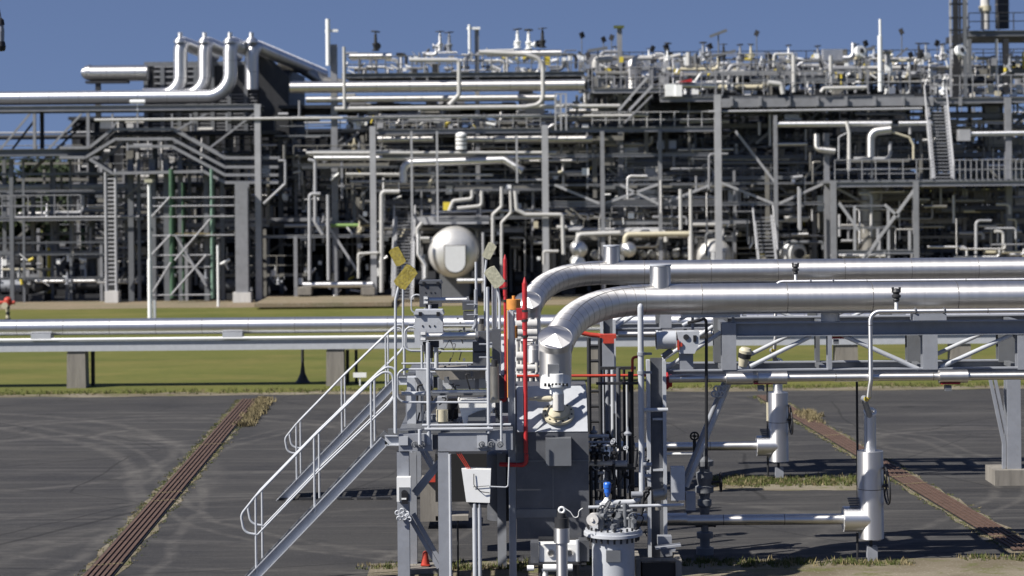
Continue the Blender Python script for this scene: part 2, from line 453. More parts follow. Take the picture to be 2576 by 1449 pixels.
# grass tufts (nobody could count the blades): clusters of blades along edges
def tufts(name, label, spots, mts, h=.12, nb=10, seed=1):
    rnd = random.Random(seed); mb = MB()
    for (x, y, sc) in spots:
        mi = 0 if rnd.random() < .74 else 1
        for k in range(nb):
            a = rnd.uniform(0, 2 * pi); rr = rnd.uniform(0, .09) * sc; px, py = x + cos(a) * rr, y + sin(a) * rr
            hh = h * sc * rnd.uniform(.4, 1.2); lx, ly = rnd.uniform(-.5, .5) * hh, rnd.uniform(-.5, .5) * hh; w = .012 * sc
            t = rnd.uniform(0, pi)
            mb.add([(px - w * cos(t), py - w * sin(t), 0), (px + w * cos(t), py + w * sin(t), 0), (px + lx, py + ly, hh)], [(0, 1, 2)], mi)
    o = put(mesh_obj(name, mb, mts, Vector((0, 0, 0)))); tagit(o, label, 'grass', kind='stuff'); return o
rnd = random.Random(11)
sp = []
def strip_pts(x0, y0, x1, y1, side, n, spread, scl):
    for i in range(n):
        t = rnd.random(); t = t ** .8
        c = rnd.gauss(0, spread)
        sp.append((x0 + (x1 - x0) * t + side + c, y0 + (y1 - y0) * t, rnd.uniform(.5, 1) * scl))
LS, RS = ((-7.32, 34.4, -8.30, 62.6), (9.42, 36.6, 7.85, 62.4))
for S in (LS, RS):
    strip_pts(*S, -.33, 620, .06, .8); strip_pts(*S, .33, 420, .06, .7)
tufts('grass_tufts', 'low green and brown weeds growing along the edges of the rusty gratings', sp, ['tuft', 'tuft_dry'], .05, 9, 2)
sp = []
cl_ = [(rnd.uniform(-2.4, 16), rnd.uniform(35.3, 36.0)) for _ in range(46)]
for i in range(1500):
    c_ = rnd.choice(cl_); sp.append((c_[0] + rnd.gauss(0, .28), min(36.15, c_[1] + rnd.gauss(0, .12)), rnd.uniform(.4, 1.2)))
for i in range(900): sp.append((rnd.uniform(4.3, 8.3), rnd.gauss(45.1, .33), rnd.uniform(.5, 1.2)))
tufts('verge_tufts', 'tufts of green and dry grass on the stony verges under the low pipes', sp, ['tuft', 'tuft_dry'], .085, 9, 3)
sp = []
for i in range(2600): sp.append((rnd.uniform(-26, 24), rnd.gauss(65.0, .35), rnd.uniform(.4, 1.0)))
tufts('lawn_edge_tufts', 'ragged grass fringe where the lawn meets the asphalt', sp, ['tuft', 'tuft_dry'], .12, 6, 4)
sp = []
for i in range(260):
    t = rnd.random()
    sp.append((-8.30 + .45 + rnd.gauss(0, .10) + (1 - t) * .3, 62.4 - 6.5 * (1 - t) ** 1.5, rnd.uniform(1, 2.0)))
for i in range(60): sp.append((8.45 + rnd.gauss(0, .14), 57 + rnd.gauss(0, .8), rnd.uniform(1, 2)))
tufts('dead_grass', 'pale dead grass tuft beside the far end of the grating', sp, ['tuft_dry', 'tuft_dry'], .085, 22, 5)

def grating(label, x0, y0, x1, y1, w):
    a, b = Vector((x0, y0, .02)), Vector((x1, y1, .02)); d = (b - a).normalized(); x = Vector((d.y, -d.x, 0)) 
    t = Thing('drain_grating', label, 'grating', (a + b) / 2, 'rusty drain gratings in the asphalt')
    bed = MB(); bed.obox((a + b) / 2 - Vector((0, 0, .012)), x * w * .54, d * (b - a).length / 2, Vector((0, 0, .009)))
    t.part('channel', bed, 'black')
    br = MB()
    for k in range(5):
        off = x * w * (k - 2) * .205
        L_ = (b - a).length; n_ = int(L_ / 1.25)
        for j in range(n_): br.obox(a + d * (j + .5) * L_ / n_ + off + Vector((0, 0, .012)), x * w * .060, d * (L_ / n_ / 2 - .012), Vector((0, 0, .012)))
    t.part('bars', br, 'rust')
    cr = MB()
    for f in (.05, .30, .34, .62):
        q = a + (b - a) * f
        for k in range(9):
            cr.obox(q + x * w * .13 * (k - 4) + d * (k * .02) + Vector((0, 0, .028)), x * w * .04, d * .02, Vector((0, 0, .004)))
    t.part('straps', cr, 'tuft_dry')
grating('long rusty brown drain grating running up the left side of the asphalt', *LS, .50)
grating('long rusty brown drain grating on the right, passing behind the valve riser', *RS, .52)

# dark kerb slot behind the near stair
k = MB()
for i in range(6): k.box(-5.1 + i * .42, -5.1 + i * .42 + .30, 43.1, 43.22, 0, .05)
single('kerb_slot', 'broken dark slot drain in the asphalt behind the stairs', 'drain', k, 'steel_dk')

# ------------------------------------------------------------------ long low pipeline on concrete piers
YP = 66.8
s = YP / F
def xr(u0, u1, Y): return T(u0, VH, Y).x, T(u1, VH, Y).x
X0, X1 = xr(-260, 2800, YP)
z0 = T(1288, 812, YP).z
pl = Thing('pipeline', 'thick bright pipe lying on a long steel beam across the lawn', 'pipeline', (0, YP, z0))
c = T(1288, 813, YP); r = M(41, YP) / 2
pp = [Vector((X0, YP, c.z)), Vector((X1, YP, c.z))]
mb = MB().tube(pp, r, 28); seams(mb, pp, r, 1.55)
pb = pl.part('pipe', mb, ['alu_bright', 'seam'])
for u in range(-200, 2800, 480):
    p = T(300 + u, 0, YP); mb = MB(); mb.box(p.x - .33, p.x + .33, YP - r - .02, YP + r * .8, c.z - r - .16, c.z - r * .72)
    pl.part('shoe', mb, 'grey_lt')
c2 = T(1288, 843, YP)
single('small_pipe', 'slim white pipe running level just under the thick pipe on the lawn', 'pipe', MB().tube([Vector((X0, YP - .25, c2.z)), Vector((X1, YP - .25, c2.z))], M(8, YP) / 2), 'white')
bm = Thing('support_beam', 'long pale grey steel beam carrying the lawn pipeline between concrete piers', 'beam', (0, YP, T(1288, 861, YP).z))
mb = MB(); zt, zb = T(1288, 848, YP).z, T(1288, 873, YP).z
mb.prof((X0, YP, (zt + zb) / 2), (X1, YP, (zt + zb) / 2), (0, 0, 1), .42, zt - zb, 'B')
bm.part('beam', mb, 'grey_lt')
def pier(label, u0, u1, v0, v1, Y=YP, mt='concrete', depth=.55, g='concrete piers under the lawn pipeline'):
    a, b = T(u0, v0, Y), T(u1, v1, Y); t = MB()
    e = .02
    t.prism([(a.x + e, Y, a.z), (b.x - e, Y, a.z), (b.x, Y, a.z - .05), (b.x + .02, Y, -.05), (a.x - .02, Y, -.05), (a.x, Y, a.z - .05)], (0, -depth * .3, 0), (0, depth * .7, 0))
    return single('concrete_pier', label, 'pier', t, mt, g)
pier('plain grey concrete pier under the lawn pipeline, nearest the left edge', 171, 217, 884, 964)
pier('tapering weathered pier under the lawn pipeline, just left of the stairs', 822, 866, 878, 962)
pier('brown pier seen between the truss posts on the right', 2100, 2156, 864, 930)
pier('pier half hidden behind the white risers beyond the ladder', 1480, 1512, 870, 930)
pier('pier behind the tangle of dark posts right of the vertical grey pipe', 2390, 2440, 864, 930)
# things behind the piers
for lab, u, v0, v1, w in (('black strip post right beside the left concrete pier', 234, 884, 962, 8), ('first black post just right of the tapering pier', 874, 880, 952, 8), ('second black post right of the tapering pier', 896, 880, 952, 7)):
    a = T(u, v0, YP + .7); w2 = M(w, YP) / 2; q = MB().box(a.x - w2, a.x + w2, YP + .6, YP + .75, 0, a.z)
    single('post', lab, 'post', q, 'steel_dk', 'black posts behind the lawn pipeline')
q = MB(); a = T(761, 880, YP + 1); q.tube([(a.x, YP + 1, a.z + .1), (a.x, YP + 1, .55)], .05, 10); q.lathe((a.x, YP + 1, 0), (0, 0, 1), [(.28, 0), (.2, .06), (.09, .3), (.05, .6)], 14)
single('vent_post', 'dark round post with a flared cone foot on the lawn', 'post', q, 'steel_dk')
q = MB(); a = T(905, 945, YP - .3); q.box(a.x - .22, a.x + .22, a.y, a.y + .03, .28, .44); q.box(a.x - .02, a.x + .02, a.y + .031, a.y + .07, 0, .42)
single('marker_sign', 'small blank white marker plate on a short stake in the grass', 'sign', q, 'white')
# lamp post and short post on the lawn
YL = 93.0
t = Thing('lamp_post', 'tall white lamp post standing on the lawn in front of the green scaffold', 'lamp post', T(376, 812, YL) * Vector((1, 1, 0)) if False else Vector((T(376, 600, YL).x, YL, 0)))
bx = t.base.x
t.part('pole', MB().tube([(bx, YL, 0), (bx, YL, 3.2)], .11, 12).tube([(bx, YL, 3.2), (bx, YL, T(376, 462, YL).z)], .075, 12), 'white')
q = MB(); zz = T(376, 456, YL).z; q.box(bx - .16, bx + .2, YL - .3, YL + .1, zz - .06, zz + .1); t.part('lamp_head', q, 'lamp_pale')
q = MB(); q.box(bx + .16, bx + .28, YL - .1, YL + .02, 0, T(384, 755, YL).z); single('cable_box', 'narrow pale box at the foot of the white lamp post', 'box', q, 'grey_lt')
YL = 108.0; q = MB(); a = T(548, 617, YL); q.tube([(a.x, YL, 0), (a.x, YL, a.z)], .07, 10)
single('post', 'thin plain white post right of the green scaffold', 'post', q, 'white')
# hydrant at the left edge
YL = 98.0; a = T(20, 790, YL); t = Thing('fire_hydrant', 'red topped fire hydrant with black and yellow leg at the left edge', 'hydrant', (a.x, YL, 0))
zt = T(20, 752, YL).z
for i in range(5):
    q = MB().cyl((a.x, YL, zt * .72 * i / 5), (a.x, YL, zt * .72 * (i + 1) / 5), .10 if i else .14, 12); t.part('leg', q, 'black' if i % 2 == 0 else 'cream')
q = MB(); q.cyl((a.x, YL, zt * .72), (a.x, YL, zt * .95), .19, 14).dome((a.x, YL, zt * .95), (0, 0, 1), .19, .16, 14); q.cyl((a.x - .42, YL, zt * .84), (a.x + .34, YL, zt * .84), .09, 12)
t.part('body', q, 'red_or'); q = MB().cyl((a.x - .1, YL - .25, zt * .72), (a.x - .1, YL - .19, zt * .72), .16, 14); t.part('cap', q, 'cream')
# ------------------------------------------------------------------ near valve station (its twin stands ten metres behind)
YF = 33.4
TW = []          # (thing, label of its twin)
def bx(mb, u0, u1, v0, v1, Y, dep, mi=0):
    """box seen on the grid as u0..u1, v0..v1 with its front face at Y"""
    a, b = T(u0, v0, Y), T(u1, v1, Y)
    um, vm = (u0 + u1) / 2, (v0 + v1) / 2
    zt, zb = T(um, v0, Y).z, T(um, v1, Y).z; xl, xr_ = T(u0, vm, Y).x, T(u1, vm, Y).x
    return mb.box(xl, xr_, Y, Y + dep, zb, zt, mi)
def vt(mb, u, v0, v1, Y, r, seg=12, mi=0):
    vm = (v0 + v1) / 2; x = T(u, vm, Y).x; return mb.tube([(x, Y, T(u, v1, Y).z), (x, Y, T(u, v0, Y).z)], r, seg, True, mi)
def hz(mb, u0, u1, v, Y, r, seg=12, mi=0):
    z = T((u0 + u1) / 2, v, Y).z; return mb.tube([(T(u0, v, Y).x, Y, z), (T(u1, v, Y).x, Y, z)], r, seg, True, mi)

# --- stairs
st = Thing('steel_stairs', 'grey steel stairs with looped handrails leading up to the near platform', 'stairs', T(640, 1445, YF))
W = .85
A, B = T(628, 1462, YF), T(968, 1108, YF); d = (B - A)
A = A - d * .12
C = T(1006, 1108, YF)
for k, nm in ((0, 'stringer'), (W, 'stringer')):
    q = MB(); o = Vector((0, k, 0))
    q.prof(A + o, B + o, (0, 0, 1), .07, .17, 'C' if k == 0 else 'B', .014)
    q.prof(B + o, C + o, (0, 0, 1), .07, .17, 'C' if k == 0 else 'B', .014)
    st.part(nm, q, 'grey_lt' if k == 0 else 'grey_mid')
# fix the channel direction: light face towards viewer with proud flanges
n = 15
for i in range(n):
    p = A + (B - A) * ((i + .7) / n); q = MB().box(p.x - .12, p.x + .12, YF + .04, YF + W - .04, p.z - .02, p.z + .015); st.part('tread', q, 'steel_dk')
def rail_loop(t, top0, top1, off, y, r=.021, lower_v=None):
    pass
for y in (YF, YF + W):
    q = MB(); dy = Vector((0, y - YF, 0))
    p = [T(648, 1345, YF), T(614, 1340, YF), T(606, 1295, YF), T(640, 1252, YF), T(790, 1098, YF), T(944, 950, YF), T(966, 934, YF), T(988, 940, YF), T(991, 1000, YF), T(975, 1020, YF)]
    q.tube([a + dy for a in bend(p, .16)], .021, 10)
    st.part('handrail', q, 'grey_lt')
    q = MB(); q.tube([T(648, 1345, YF) + dy, T(795, 1192, YF) + dy, T(975, 1020, YF) + dy], .016, 8); st.part('middle_rail', q, 'grey_lt')
    for u, vt0, vb in ((643, 1250, 1440), (790, 1100, 1288), (933, 962, 1130)):
        a = T(u, vt0, YF) + dy; b = T(u, vb, YF) + dy; b.x = a.x
        q = MB().tube([a, b], .019, 10); st.part('rail_post', q, 'grey_lt')
TW.append((st, 'grey steel stairs of the far valve station, their foot ending on the open asphalt'))

# --- platform
pf = Thing('platform', 'grey steel platform of the near valve station standing on tall legs', 'platform', T(1150, 1445, YF) * 1)
q = MB(); bx(q, 1003, 1088, 1092, 1135, YF - .06, .12); bx(q, 1102, 1225, 1090, 1135, YF - .03, .12); bx(q, 1222, 1290, 1083, 1132, YF, .12)
pf.part('front_beam', q, 'grey')
q = MB(); bx(q, 1084, 1106, 1094, 1131, YF + .03, .06); pf.part('gap_shade', q, 'slate')  # slate strip puts the shade of the gap between beams into colour
zd = T(1150, 1084, YF).z
q = MB(); xl, xr2 = T(1003, 1090, YF).x, T(1290, 1090, YF).x
q.box(xl, xr2, YF + .1, YF + 2.4, zd - .05, zd); pf.part('deck', q, 'grey_mid')
q = MB(); q.prof((xl, YF + 2.45, zd - .15), (xr2, YF + 2.45, zd - .15), (0, 0, 1), .12, .28, 'I'); pf.part('rear_beam', q, 'grey')
def leg(u0, u1, v0, Y, nm='leg', mt='grey'):
    a, b = T(u0, v0, Y), T(u1, v0, Y); q = MB(); q.prof(((a.x + b.x) / 2, Y, 0), ((a.x + b.x) / 2, Y, a.z), (0, 1, 0), b.x - a.x, .2, 'I', .02); return pf.part(nm, q, mt)
leg(999, 1029, 1136, YF + .08); leg(1102, 1129, 1136, YF + .08); leg(1024, 1048, 1136, YF + 2.2); leg(1250, 1272, 1140, YF + 2.2)
for pts in (((1104, 1160), (1040, 1238)), ((1108, 1168), (1046, 1246)), ((1030, 1300), (1104, 1428)), ((1040, 1292), (1108, 1412))):
    q = MB(); q.prof(T(*pts[0], YF + .2), T(*pts[1], YF + .2), (0, -1, 0), .07, .05, 'B'); pf.part('brace', q, 'grey')
# guard rails
q = MB()
q.tube(bend([T(1227, 929, YF), T(1000, 929, YF), T(1000, 1012, YF), T(1227, 1012, YF)], .14), .019, 10); pf.part('guard_rail', q, 'grey_lt')
q = MB(); q.tube(bend([T(1110, 850, YF + 2.3), T(1018, 815, YF + 2.3), T(1018, 882, YF + 2.3), T(1110, 882, YF + 2.3)], .12), .018, 10); hz(q, 1010, 1190, 914, YF + 2.3, .018); pf.part('guard_rail', q, 'grey_lt')
for u, v0, v1, r, y in ((1078, 862, 1118, .035, 0), (1228, 722, 1090, .028, 0), (1062, 868, 1070, .02, 1.2), (1096, 862, 935, .03, 1.2), (994, 1000, 1088, .028, 0), (1261, 1010, 1116, .02, -.02), (1056, 1080, 1118, .03, -.09)):
    q = MB(); vt(q, u, v0, v1, YF + y - .04, r); pf.part('rail_post', q, 'grey_lt')
q = MB(); hz(q, 1062, 1285, 1069, YF - .05, .022); hz(q, 1068, 1240, 1079, YF - .06, .026); pf.part('toe_rail', q, 'grey_lt')
q = MB(); bx(q, 1003, 1026, 1098, 1120, YF - .10, .03); bx(q, 1200, 1226, 1096, 1126, YF - .07, .03); pf.part('plate', q, 'grey_lt')
q = MB()
for u in (1043, 1062, 1212, 1236, 1258):
    a = T(u, 1118, YF - .12); q.torus(a, (0, 1, 0), .045, .012, 12, 6); q.cyl(a - Vector((0, .02, 0)), a + Vector((0, .05, 0)), .02, 8)
pf.part('clamps', q, 'grey_mid')
TW.append((pf, 'grey steel platform of the far valve station, half hidden behind the near one'))

# --- tall I columns behind the rails
for lab, lt, u0, u1, v0, v1, dy in (('tall slim grey column at the right end of the near platform', 'tall slim grey column of the far valve station rising behind the vent lamp', 1276, 1294, 782, 1084, .8),):
    a, b = T(u0, v0, YF + dy), T(u1, v0, YF + dy); q = MB(); q.prof(((a.x + b.x) / 2, YF + dy, 0), ((a.x + b.x) / 2, YF + dy, a.z), (1, 0, 0), .12, b.x - a.x, 'I', .02)
    TW.append((single('steel_column', lab, 'column', q, 'grey_lt'), lt))

# --- cabinets, trays, bins
t = Thing('control_cabinet', 'pale grey control cabinet with two black latches above the near platform', 'cabinet', T(1078, 867, YF + .9))
Y = YF + .7
q = MB(); bx(q, 1043, 1114, 788, 867, Y, .32); t.part('body', q, 'grey_lt')
q = MB(); a, b = T(1040, 788, Y), T(1117, 788, Y); c_ = T(1110, 780, Y); q.prism([(a.x, Y - .03, a.z - .02), (b.x, Y - .03, b.z - .02), (b.x - .03, Y - .03, c_.z), (a.x + .03, Y - .03, c_.z)], (0, 0, 0), (0, .4, 0)); t.part('lid', q, 'grey_lt')
for u in (1057, 1102):
    q = MB(); bx(q, u - 4, u + 4, 785, 795, Y - .05, .05); t.part('latch', q, 'black')
q = MB()
for u in (1063, 1080, 1093): bx(q, u - 1.5, u + 1.5, 818, 822, Y - .012, .012)
t.part('vent_holes', q, 'black')
q = MB(); vt(q, 1098, 867, 930, Y + .1, .035); t.part('stand', q, 'grey_lt')
TW.append((t, 'dark slate control cabinet standing before the round vessel head'))
t = Thing('actuator', 'silver horizontal actuator cylinder below the pale control cabinet', 'actuator', T(1139, 860, YF + .3))
Y = YF + .35
q = MB(); hz(q, 1074, 1198, 845, Y, M(19, Y) / 2, 24); q.dome(T(1198, 845, Y), (1, 0, 0), M(19, Y) / 2, .05, 24); t.part('cylinder', q, 'alu')
q = MB(); bx(q, 1056, 1072, 834, 858, Y - .09, .2); t.part('end_block', q, 'grey'); q = MB(); bx(q, 1058, 1070, 836, 842, Y - .12, .03); bx(q, 1058, 1070, 850, 856, Y - .12, .03); t.part('bolt', q, 'white')
q = MB(); hz(q, 1196, 1203, 845, Y, M(24, Y) / 2, 24); t.part('flange', q, 'grey_mid')
q = MB(); bx(q, 1078, 1104, 858, 874, Y, .12); vt(q, 1080, 868, 900, Y, .07, 10); vt(q, 1068, 860, 884, Y, .03, 8); t.part('linkage', q, 'steel_dk')
TW.append((t, 'silver horizontal actuator cylinder under the dark slate cabinet'))
q = MB(); bx(q, 1163, 1192, 758, 780, YF + 9.2, .3); bx(q, 1165, 1192, 784, 806, YF + 9.2, .3)
single('junction_box', 'black stacked panel right of the far actuator, over the lawn', 'box', q, 'slate')
q = MB(); bx(q, 1189, 1226, 860, 884, YF + .5, .3); bx(q, 1189, 1226, 887, 920, YF + .46, .3); bx(q, 1200, 1240, 835, 860, YF + .6, .2)
single('junction_box', 'black square panels behind the thick rail post of the near platform', 'box', q, 'slate')
for i, (u, v) in enumerate(((1205, 866), (1205, 899))):
    q = MB(); hz(q, u, u + 34, v, YF - .02, .015, 8); single('clamp_bar', ('upper', 'lower')[i] + ' short clamp bar on the thick rail post beside the black panels', 'bar', q, 'grey')
# tray table
t = Thing('cable_tray', 'weathered grey tray on short legs behind the near guard rail', 'tray', T(1155, 985, YF + .8)); Y = YF + .7
q = MB(); a, b = T(1093, 932, Y), T(1222, 957, Y); zt, zb = a.z, T(1155, 950, Y).z
q.prism([(a.x, Y, zt), (b.x, Y, zt), (b.x - .02, Y, zb - .02), (a.x + .12, Y, zb - .04)], (0, 0, 0), (0, .9, 0)); t.part('tray', q, 'concrete')
for u in (1108, 1200):
    q = MB(); bx(q, u - 5, u + 5, 952, 984, Y + .1, .1); t.part('leg', q, 'grey_mid')
q = MB(); bx(q, 1110, 1222, 955, 978, Y + .5, .04); t.part('back_panel', q, 'grey_lt')
q = MB(); hz(q, 1085, 1222, 930, YF + .3, .022, 10, 0); t.part('lip', q, 'cream')
q = MB(); bx(q, 1058, 1225, 984, 995, YF + .3, .1); single('cross_beam', 'dark cross beam under the tray of the near platform', 'beam', q, 'grey_mid')
q = MB(); hz(q, 1088, 1224, 985, YF + .2, .03); hz(q, 1010, 1070, 990, YF + .2, .035); single('conduit', 'pair of pale conduits along the dark cross beam', 'conduit', q, 'grey_lt')
t = Thing('instrument_cabinet', 'grey instrument panel with vertical slot at the left of the near platform', 'panel', T(1040, 1070, YF + 1)); Y = YF + 1.0
q = MB(); bx(q, 1024, 1046, 950, 1066, Y, .3); bx(q, 1046, 1076, 932, 985, Y, .3); t.part('body', q, 'grey_lt')
q = MB(); q.prism([T(1042, 950, Y - .02), T(1050, 950, Y - .02), T(1066, 984, Y - .02), T(1058, 984, Y - .02)], (0, -.01, 0), (0, .03, 0)); t.part('slot', q, 'slate')
q = MB(); bx(q, 1100, 1124, 1000, 1068, Y - .2, .3); t.part('side_panel', q, 'grey')
t = Thing('white_bin', 'white tapered metal hood standing on the near platform deck', 'hood', T(1190, 1066, YF + .6)); Y = YF + .55
q = MB(); pl4 = [T(1151, 1006, Y), T(1231, 1006, Y), T(1231, 1066, Y), T(1166, 1066, Y)]; q.prism(pl4, (0, 0, 0), (0, .45, 0)); t.part('body', q, 'white')
q = MB(); q.prism([T(1232, 1012, Y), T(1256, 1012, Y), T(1232, 1040, Y)], (0, 0, 0), (0, .3, 0)); t.part('side_flap', q, 'white')
q = MB(); q.prism([T(1176, 1066, Y - .06), T(1178, 1046, Y - .06), T(1200, 1036, Y - .06), T(1222, 1030, Y - .06), T(1222, 1066, Y - .06)], (0, 0, 0), (0, .05, 0)); t.part('bracket', q, 'grey_mid')
q = MB(); bx(q, 1127, 1152, 1002, 1064, YF + 1.6, .3); single('equipment_box', 'black equipment box left of the white tapered hood', 'box', q, 'black')
q = MB(); q.cyl(T(1112, 1060, YF + .8), T(1112, 1030, YF + .8), .10, 14); single('lantern', 'small pale cylinder on the deck beside the grey side panel', 'cylinder', q, 'cream')
t = Thing('silencer', 'upright silver and black cylinder hanging by the rail post of the near platform', 'cylinder', T(1244, 1012, YF + .4)); Y = YF + .35
q = MB(); vt(q, 1244, 922, 1008, Y, M(23, Y) / 2, 24); t.part('body', q, 'alu_dull'); q = MB(); vt(q, 1244, 1004, 1012, Y, M(25, Y) / 2, 24); t.part('base', q, 'cream'); q = MB(); vt(q, 1244, 905, 924, Y, M(16, Y) / 2, 16); t.part('cap', q, 'steel_dk')
TW.append((t, 'upright cylinder by the rail post of the far valve station'))
q = MB(); bx(q, 1238, 1258, 828, 915, YF + .55, .1); bx(q, 1246, 1262, 1010, 1084, YF + .5, .2); single('cable_duct', 'black vertical cable duct behind the silver and black cylinder', 'duct', q, 'slate')
q = MB(); q.tube(bend([T(1190, 828, YF + .6), T(1197, 815, YF + .6), T(1197, 728, YF + .6)], .1), .032, 12); hz(q, 1174, 1202, 766, YF + .55, .012, 8); hz(q, 1174, 1202, 792, YF + .55, .012, 8)
single('standpipe', 'short grey standpipe with two clips above the near actuator', 'pipe', q, 'grey')

# --- flood lamps on bent poles
def lamp(label, pole, head, mt, Y, tl=None, ang=0, size=(.30, .17)):
    t = Thing('flood_lamp', label, 'flood lamp', Vector((T(pole[-1][0], 900, Y).x, Y, T(*pole[-1], Y).z)), 'flood lamps on bent poles')
    P = bend([T(u, v, Y) for u, v in pole], .25); q = MB().tube(P, .024, 10); t.part('pole', q, 'grey_lt')
    h = T(*head, Y); c, s_ = cos(ang), sin(ang)
    ax, az = Vector((c, 0, s_)) * size[0] / 2, Vector((-s_, 0, c)) * size[1] / 2
    q = MB(); e = .14; y0, y1 = Vector((0, -.07, 0)), Vector((0, .09, 0))
    pg = [h - ax * (1 - e) - az, h + ax * (1 - e) - az, h + ax - az * .4, h + ax + az * .5, h + ax * (1 - e) + az, h - ax * (1 - e) + az, h - ax + az * .5, h - ax - az * .4]
    q.prism(pg, y0, y1); t.part('lamp_head', q, mt)
    q = MB(); q.prism([h + (p - h) * .8 for p in pg], y1 + Vector((0, .001, 0)), y1 + Vector((0, .03, 0))); t.part('lens', q, 'black')
    if tl: TW.append((t, tl))
    return t
lamp('yellow lichen covered flood lamp on the near post at the head of the stairs', [(1003, 722), (995, 755), (995, 1090)], (1021, 697), 'lamp_old', YF - .1, None, radians(52), (.40, .24))
lamp('smaller yellow flood lamp leaning left behind the first one', [(1013, 662), (1014, 700), (1014, 860)], (1000, 645), 'lamp_old', YF + 9.6, None, radians(118), (.40, .24))
lamp('pale green flood lamp, highest of the pair left of the red pipes', [(1224, 652), (1220, 690), (1220, 820)], (1231, 631), 'lamp_pale', YF + 9.6, None, radians(62), (.36, .2))
lamp('broad cream flood lamp hanging beside the far red pipe', [(1252, 722), (1257, 760), (1257, 940)], (1244, 697), 'lamp_pale', YF + .6, None, radians(125), (.36, .22))

# --- red pipes
def redpipe():
    Y = YF + .55
    t = Thing('red_pipe', 'tall red vent pipe with pointed top standing right of the near platform', 'pipe', T(1318, 1170, Y))
    q = MB(); top = T(1320, 712, Y); x = top.x
    q.tube([(x, Y, top.z), (x - .005, Y, T(1317, 1140, Y).z), ], M(11, Y) / 2, 14)
    q.tube([(x, Y, top.z), (x, Y, T(1320, 697, Y).z)], M(11, Y) / 2, 14, True, 0, .01)
    q.tube(bend([Vector((x, Y, T(1317, 1142, Y).z)), Vector((x, Y, T(1317, 1170, Y).z)), Vector((x - .45, Y + .2, T(1317, 1172, Y).z))], .12), M(11, Y) / 2, 14)
    t.part('pipe', q, 'red')
    q = MB(); vt(q, 1320, 785, 800, Y, M(16, Y) / 2, 14); vt(q, 1320, 712, 790, Y, M(13, Y) / 2, 14); vt(q, 1320, 800, 830, Y, M(13, Y) / 2, 14); t.part('sleeve', q, 'red')
    q = MB(); bx(q, 1299, 1316, 776, 806, Y - .03, .12); t.part('bracket', q, 'red')
    for v in (782, 806, 846):
        q = MB(); vt(q, 1320, v - 3, v + 3, Y, M(17, Y) / 2, 12); t.part('clamp', q, 'steel_dk')
    return t
TW.append((redpipe(), 'tall red vent pipe of the far valve station, left of the near one'))
q = MB(); vt(q, 1292, 753, 778, YF + 3, .13, 16); vt(q, 1292, 744, 753, YF + 3, .03, 8); t = Thing('gauge_housing', 'orange round housing between the two red vent pipes', 'housing', T(1292, 800, YF + 3)); t.part('cap', q, 'orange')
q = MB(); bx(q, 1281, 1300, 778, 790, YF + 2.9, .2); t.part('body', q, 'white'); q = MB(); vt(q, 1294, 820, 850, YF + 3, .06, 12); vt(q, 1282, 780, 1000, YF + 3.1, .05, 10); t.part('post', q, 'orange')
q = MB(); bx(q, 1286, 1296, 790, 1010, YF + 2.4, .1); single('cable_duct', 'black upright channel under the orange housing', 'duct', q, 'black')

# --- sloped grey housing with flange
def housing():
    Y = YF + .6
    t = Thing('valve_housing', 'large grey steel housing, shaded front and lit top put into its colours, white flanged nozzle', 'housing', T(1388, 1355, Y))
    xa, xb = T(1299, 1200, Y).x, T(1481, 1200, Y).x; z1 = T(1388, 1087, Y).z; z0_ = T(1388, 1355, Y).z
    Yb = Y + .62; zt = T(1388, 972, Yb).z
    q = MB(); poly = [(xa, Y, z0_), (xa, Y, z1), (xa, Yb, zt), (xa, Yb + .9, zt), (xa, Yb + .9, z0_)]; q.prism(poly, (0, 0, 0), (xb - xa, 0, 0)); t.part('body', q, 'slate')  # front coloured dark slate for the shadow it stands in
    # sloping top coloured lighter than the body, as the lit side
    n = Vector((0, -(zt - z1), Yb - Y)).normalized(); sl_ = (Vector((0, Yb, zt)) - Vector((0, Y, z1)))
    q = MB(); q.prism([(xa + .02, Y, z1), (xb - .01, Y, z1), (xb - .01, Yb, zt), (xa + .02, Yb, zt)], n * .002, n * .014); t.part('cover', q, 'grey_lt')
    q = MB(); bx(q, 1373, 1437, 1103, 1172, Y - .22, .22); o = t.part('hatch', q, 'grey_mid')
    q = MB(); bx(q, 1298, 1400, 1281, 1302, Y - .02, .02); bx(q, 1390, 1393, 1180, 1280, Y - .015, .015); bx(q, 1299, 1481, 1158, 1161, Y - .012, .012); t.part('seam_strip', q, 'grey_mid')
    # flange
    c = T(1405, 1045, Y + .1); c = Vector((c.x, Y + .22, z1 + .27)) 
    ax = Vector((0, -.58, .82)).normalized()
    f = MB(); f.lathe(c, ax, [(0, 0), (.275, 0), (.275, .05), (.19, .05), (.19, .09), (.13, .16), (0, .16)], 32); fl = t.part('flange', f, 'cream')
    q = MB(); d_, x_, y_ = q.frame(ax)
    for i in range(12):
        a = 2 * pi * i / 12 + .2; p = c + ax * .05 + (x_ * cos(a) + y_ * sin(a)) * .232; q.cyl(p - ax * .02, p + ax * .012, .016, 8)
    t.part('bolts', q, 'black', fl)
    top = Vector((c.x, c.y - .12, c.z + .12))
    q = MB(); q.cyl(top - Vector((0, 0, .03)), top + Vector((0, 0, .25)), .098, 20); q.dome(top + Vector((0, 0, .25)), (0, 0, 1), .095, .09, 20); q.cyl(top + Vector((0, 0, .3)), top + Vector((0, 0, .48)), .03, 10); t.part('nozzle', q, 'concrete_lt')
    q = MB(); z = top.z + .17; q.cyl((top.x - .5, top.y, z), (top.x - .08, top.y, z), .032, 12); q.cyl((top.x - .36, top.y, z), (top.x - .12, top.y, z), .05, 12); t.part('side_arm', q, 'cream')
    q = MB(); q.prof(T(1343, 1080, Y - .05), T(1366, 1058, Y - .05), (0, -1, 0), .06, .03, 'B'); t.part('lever', q, 'white')
    return t
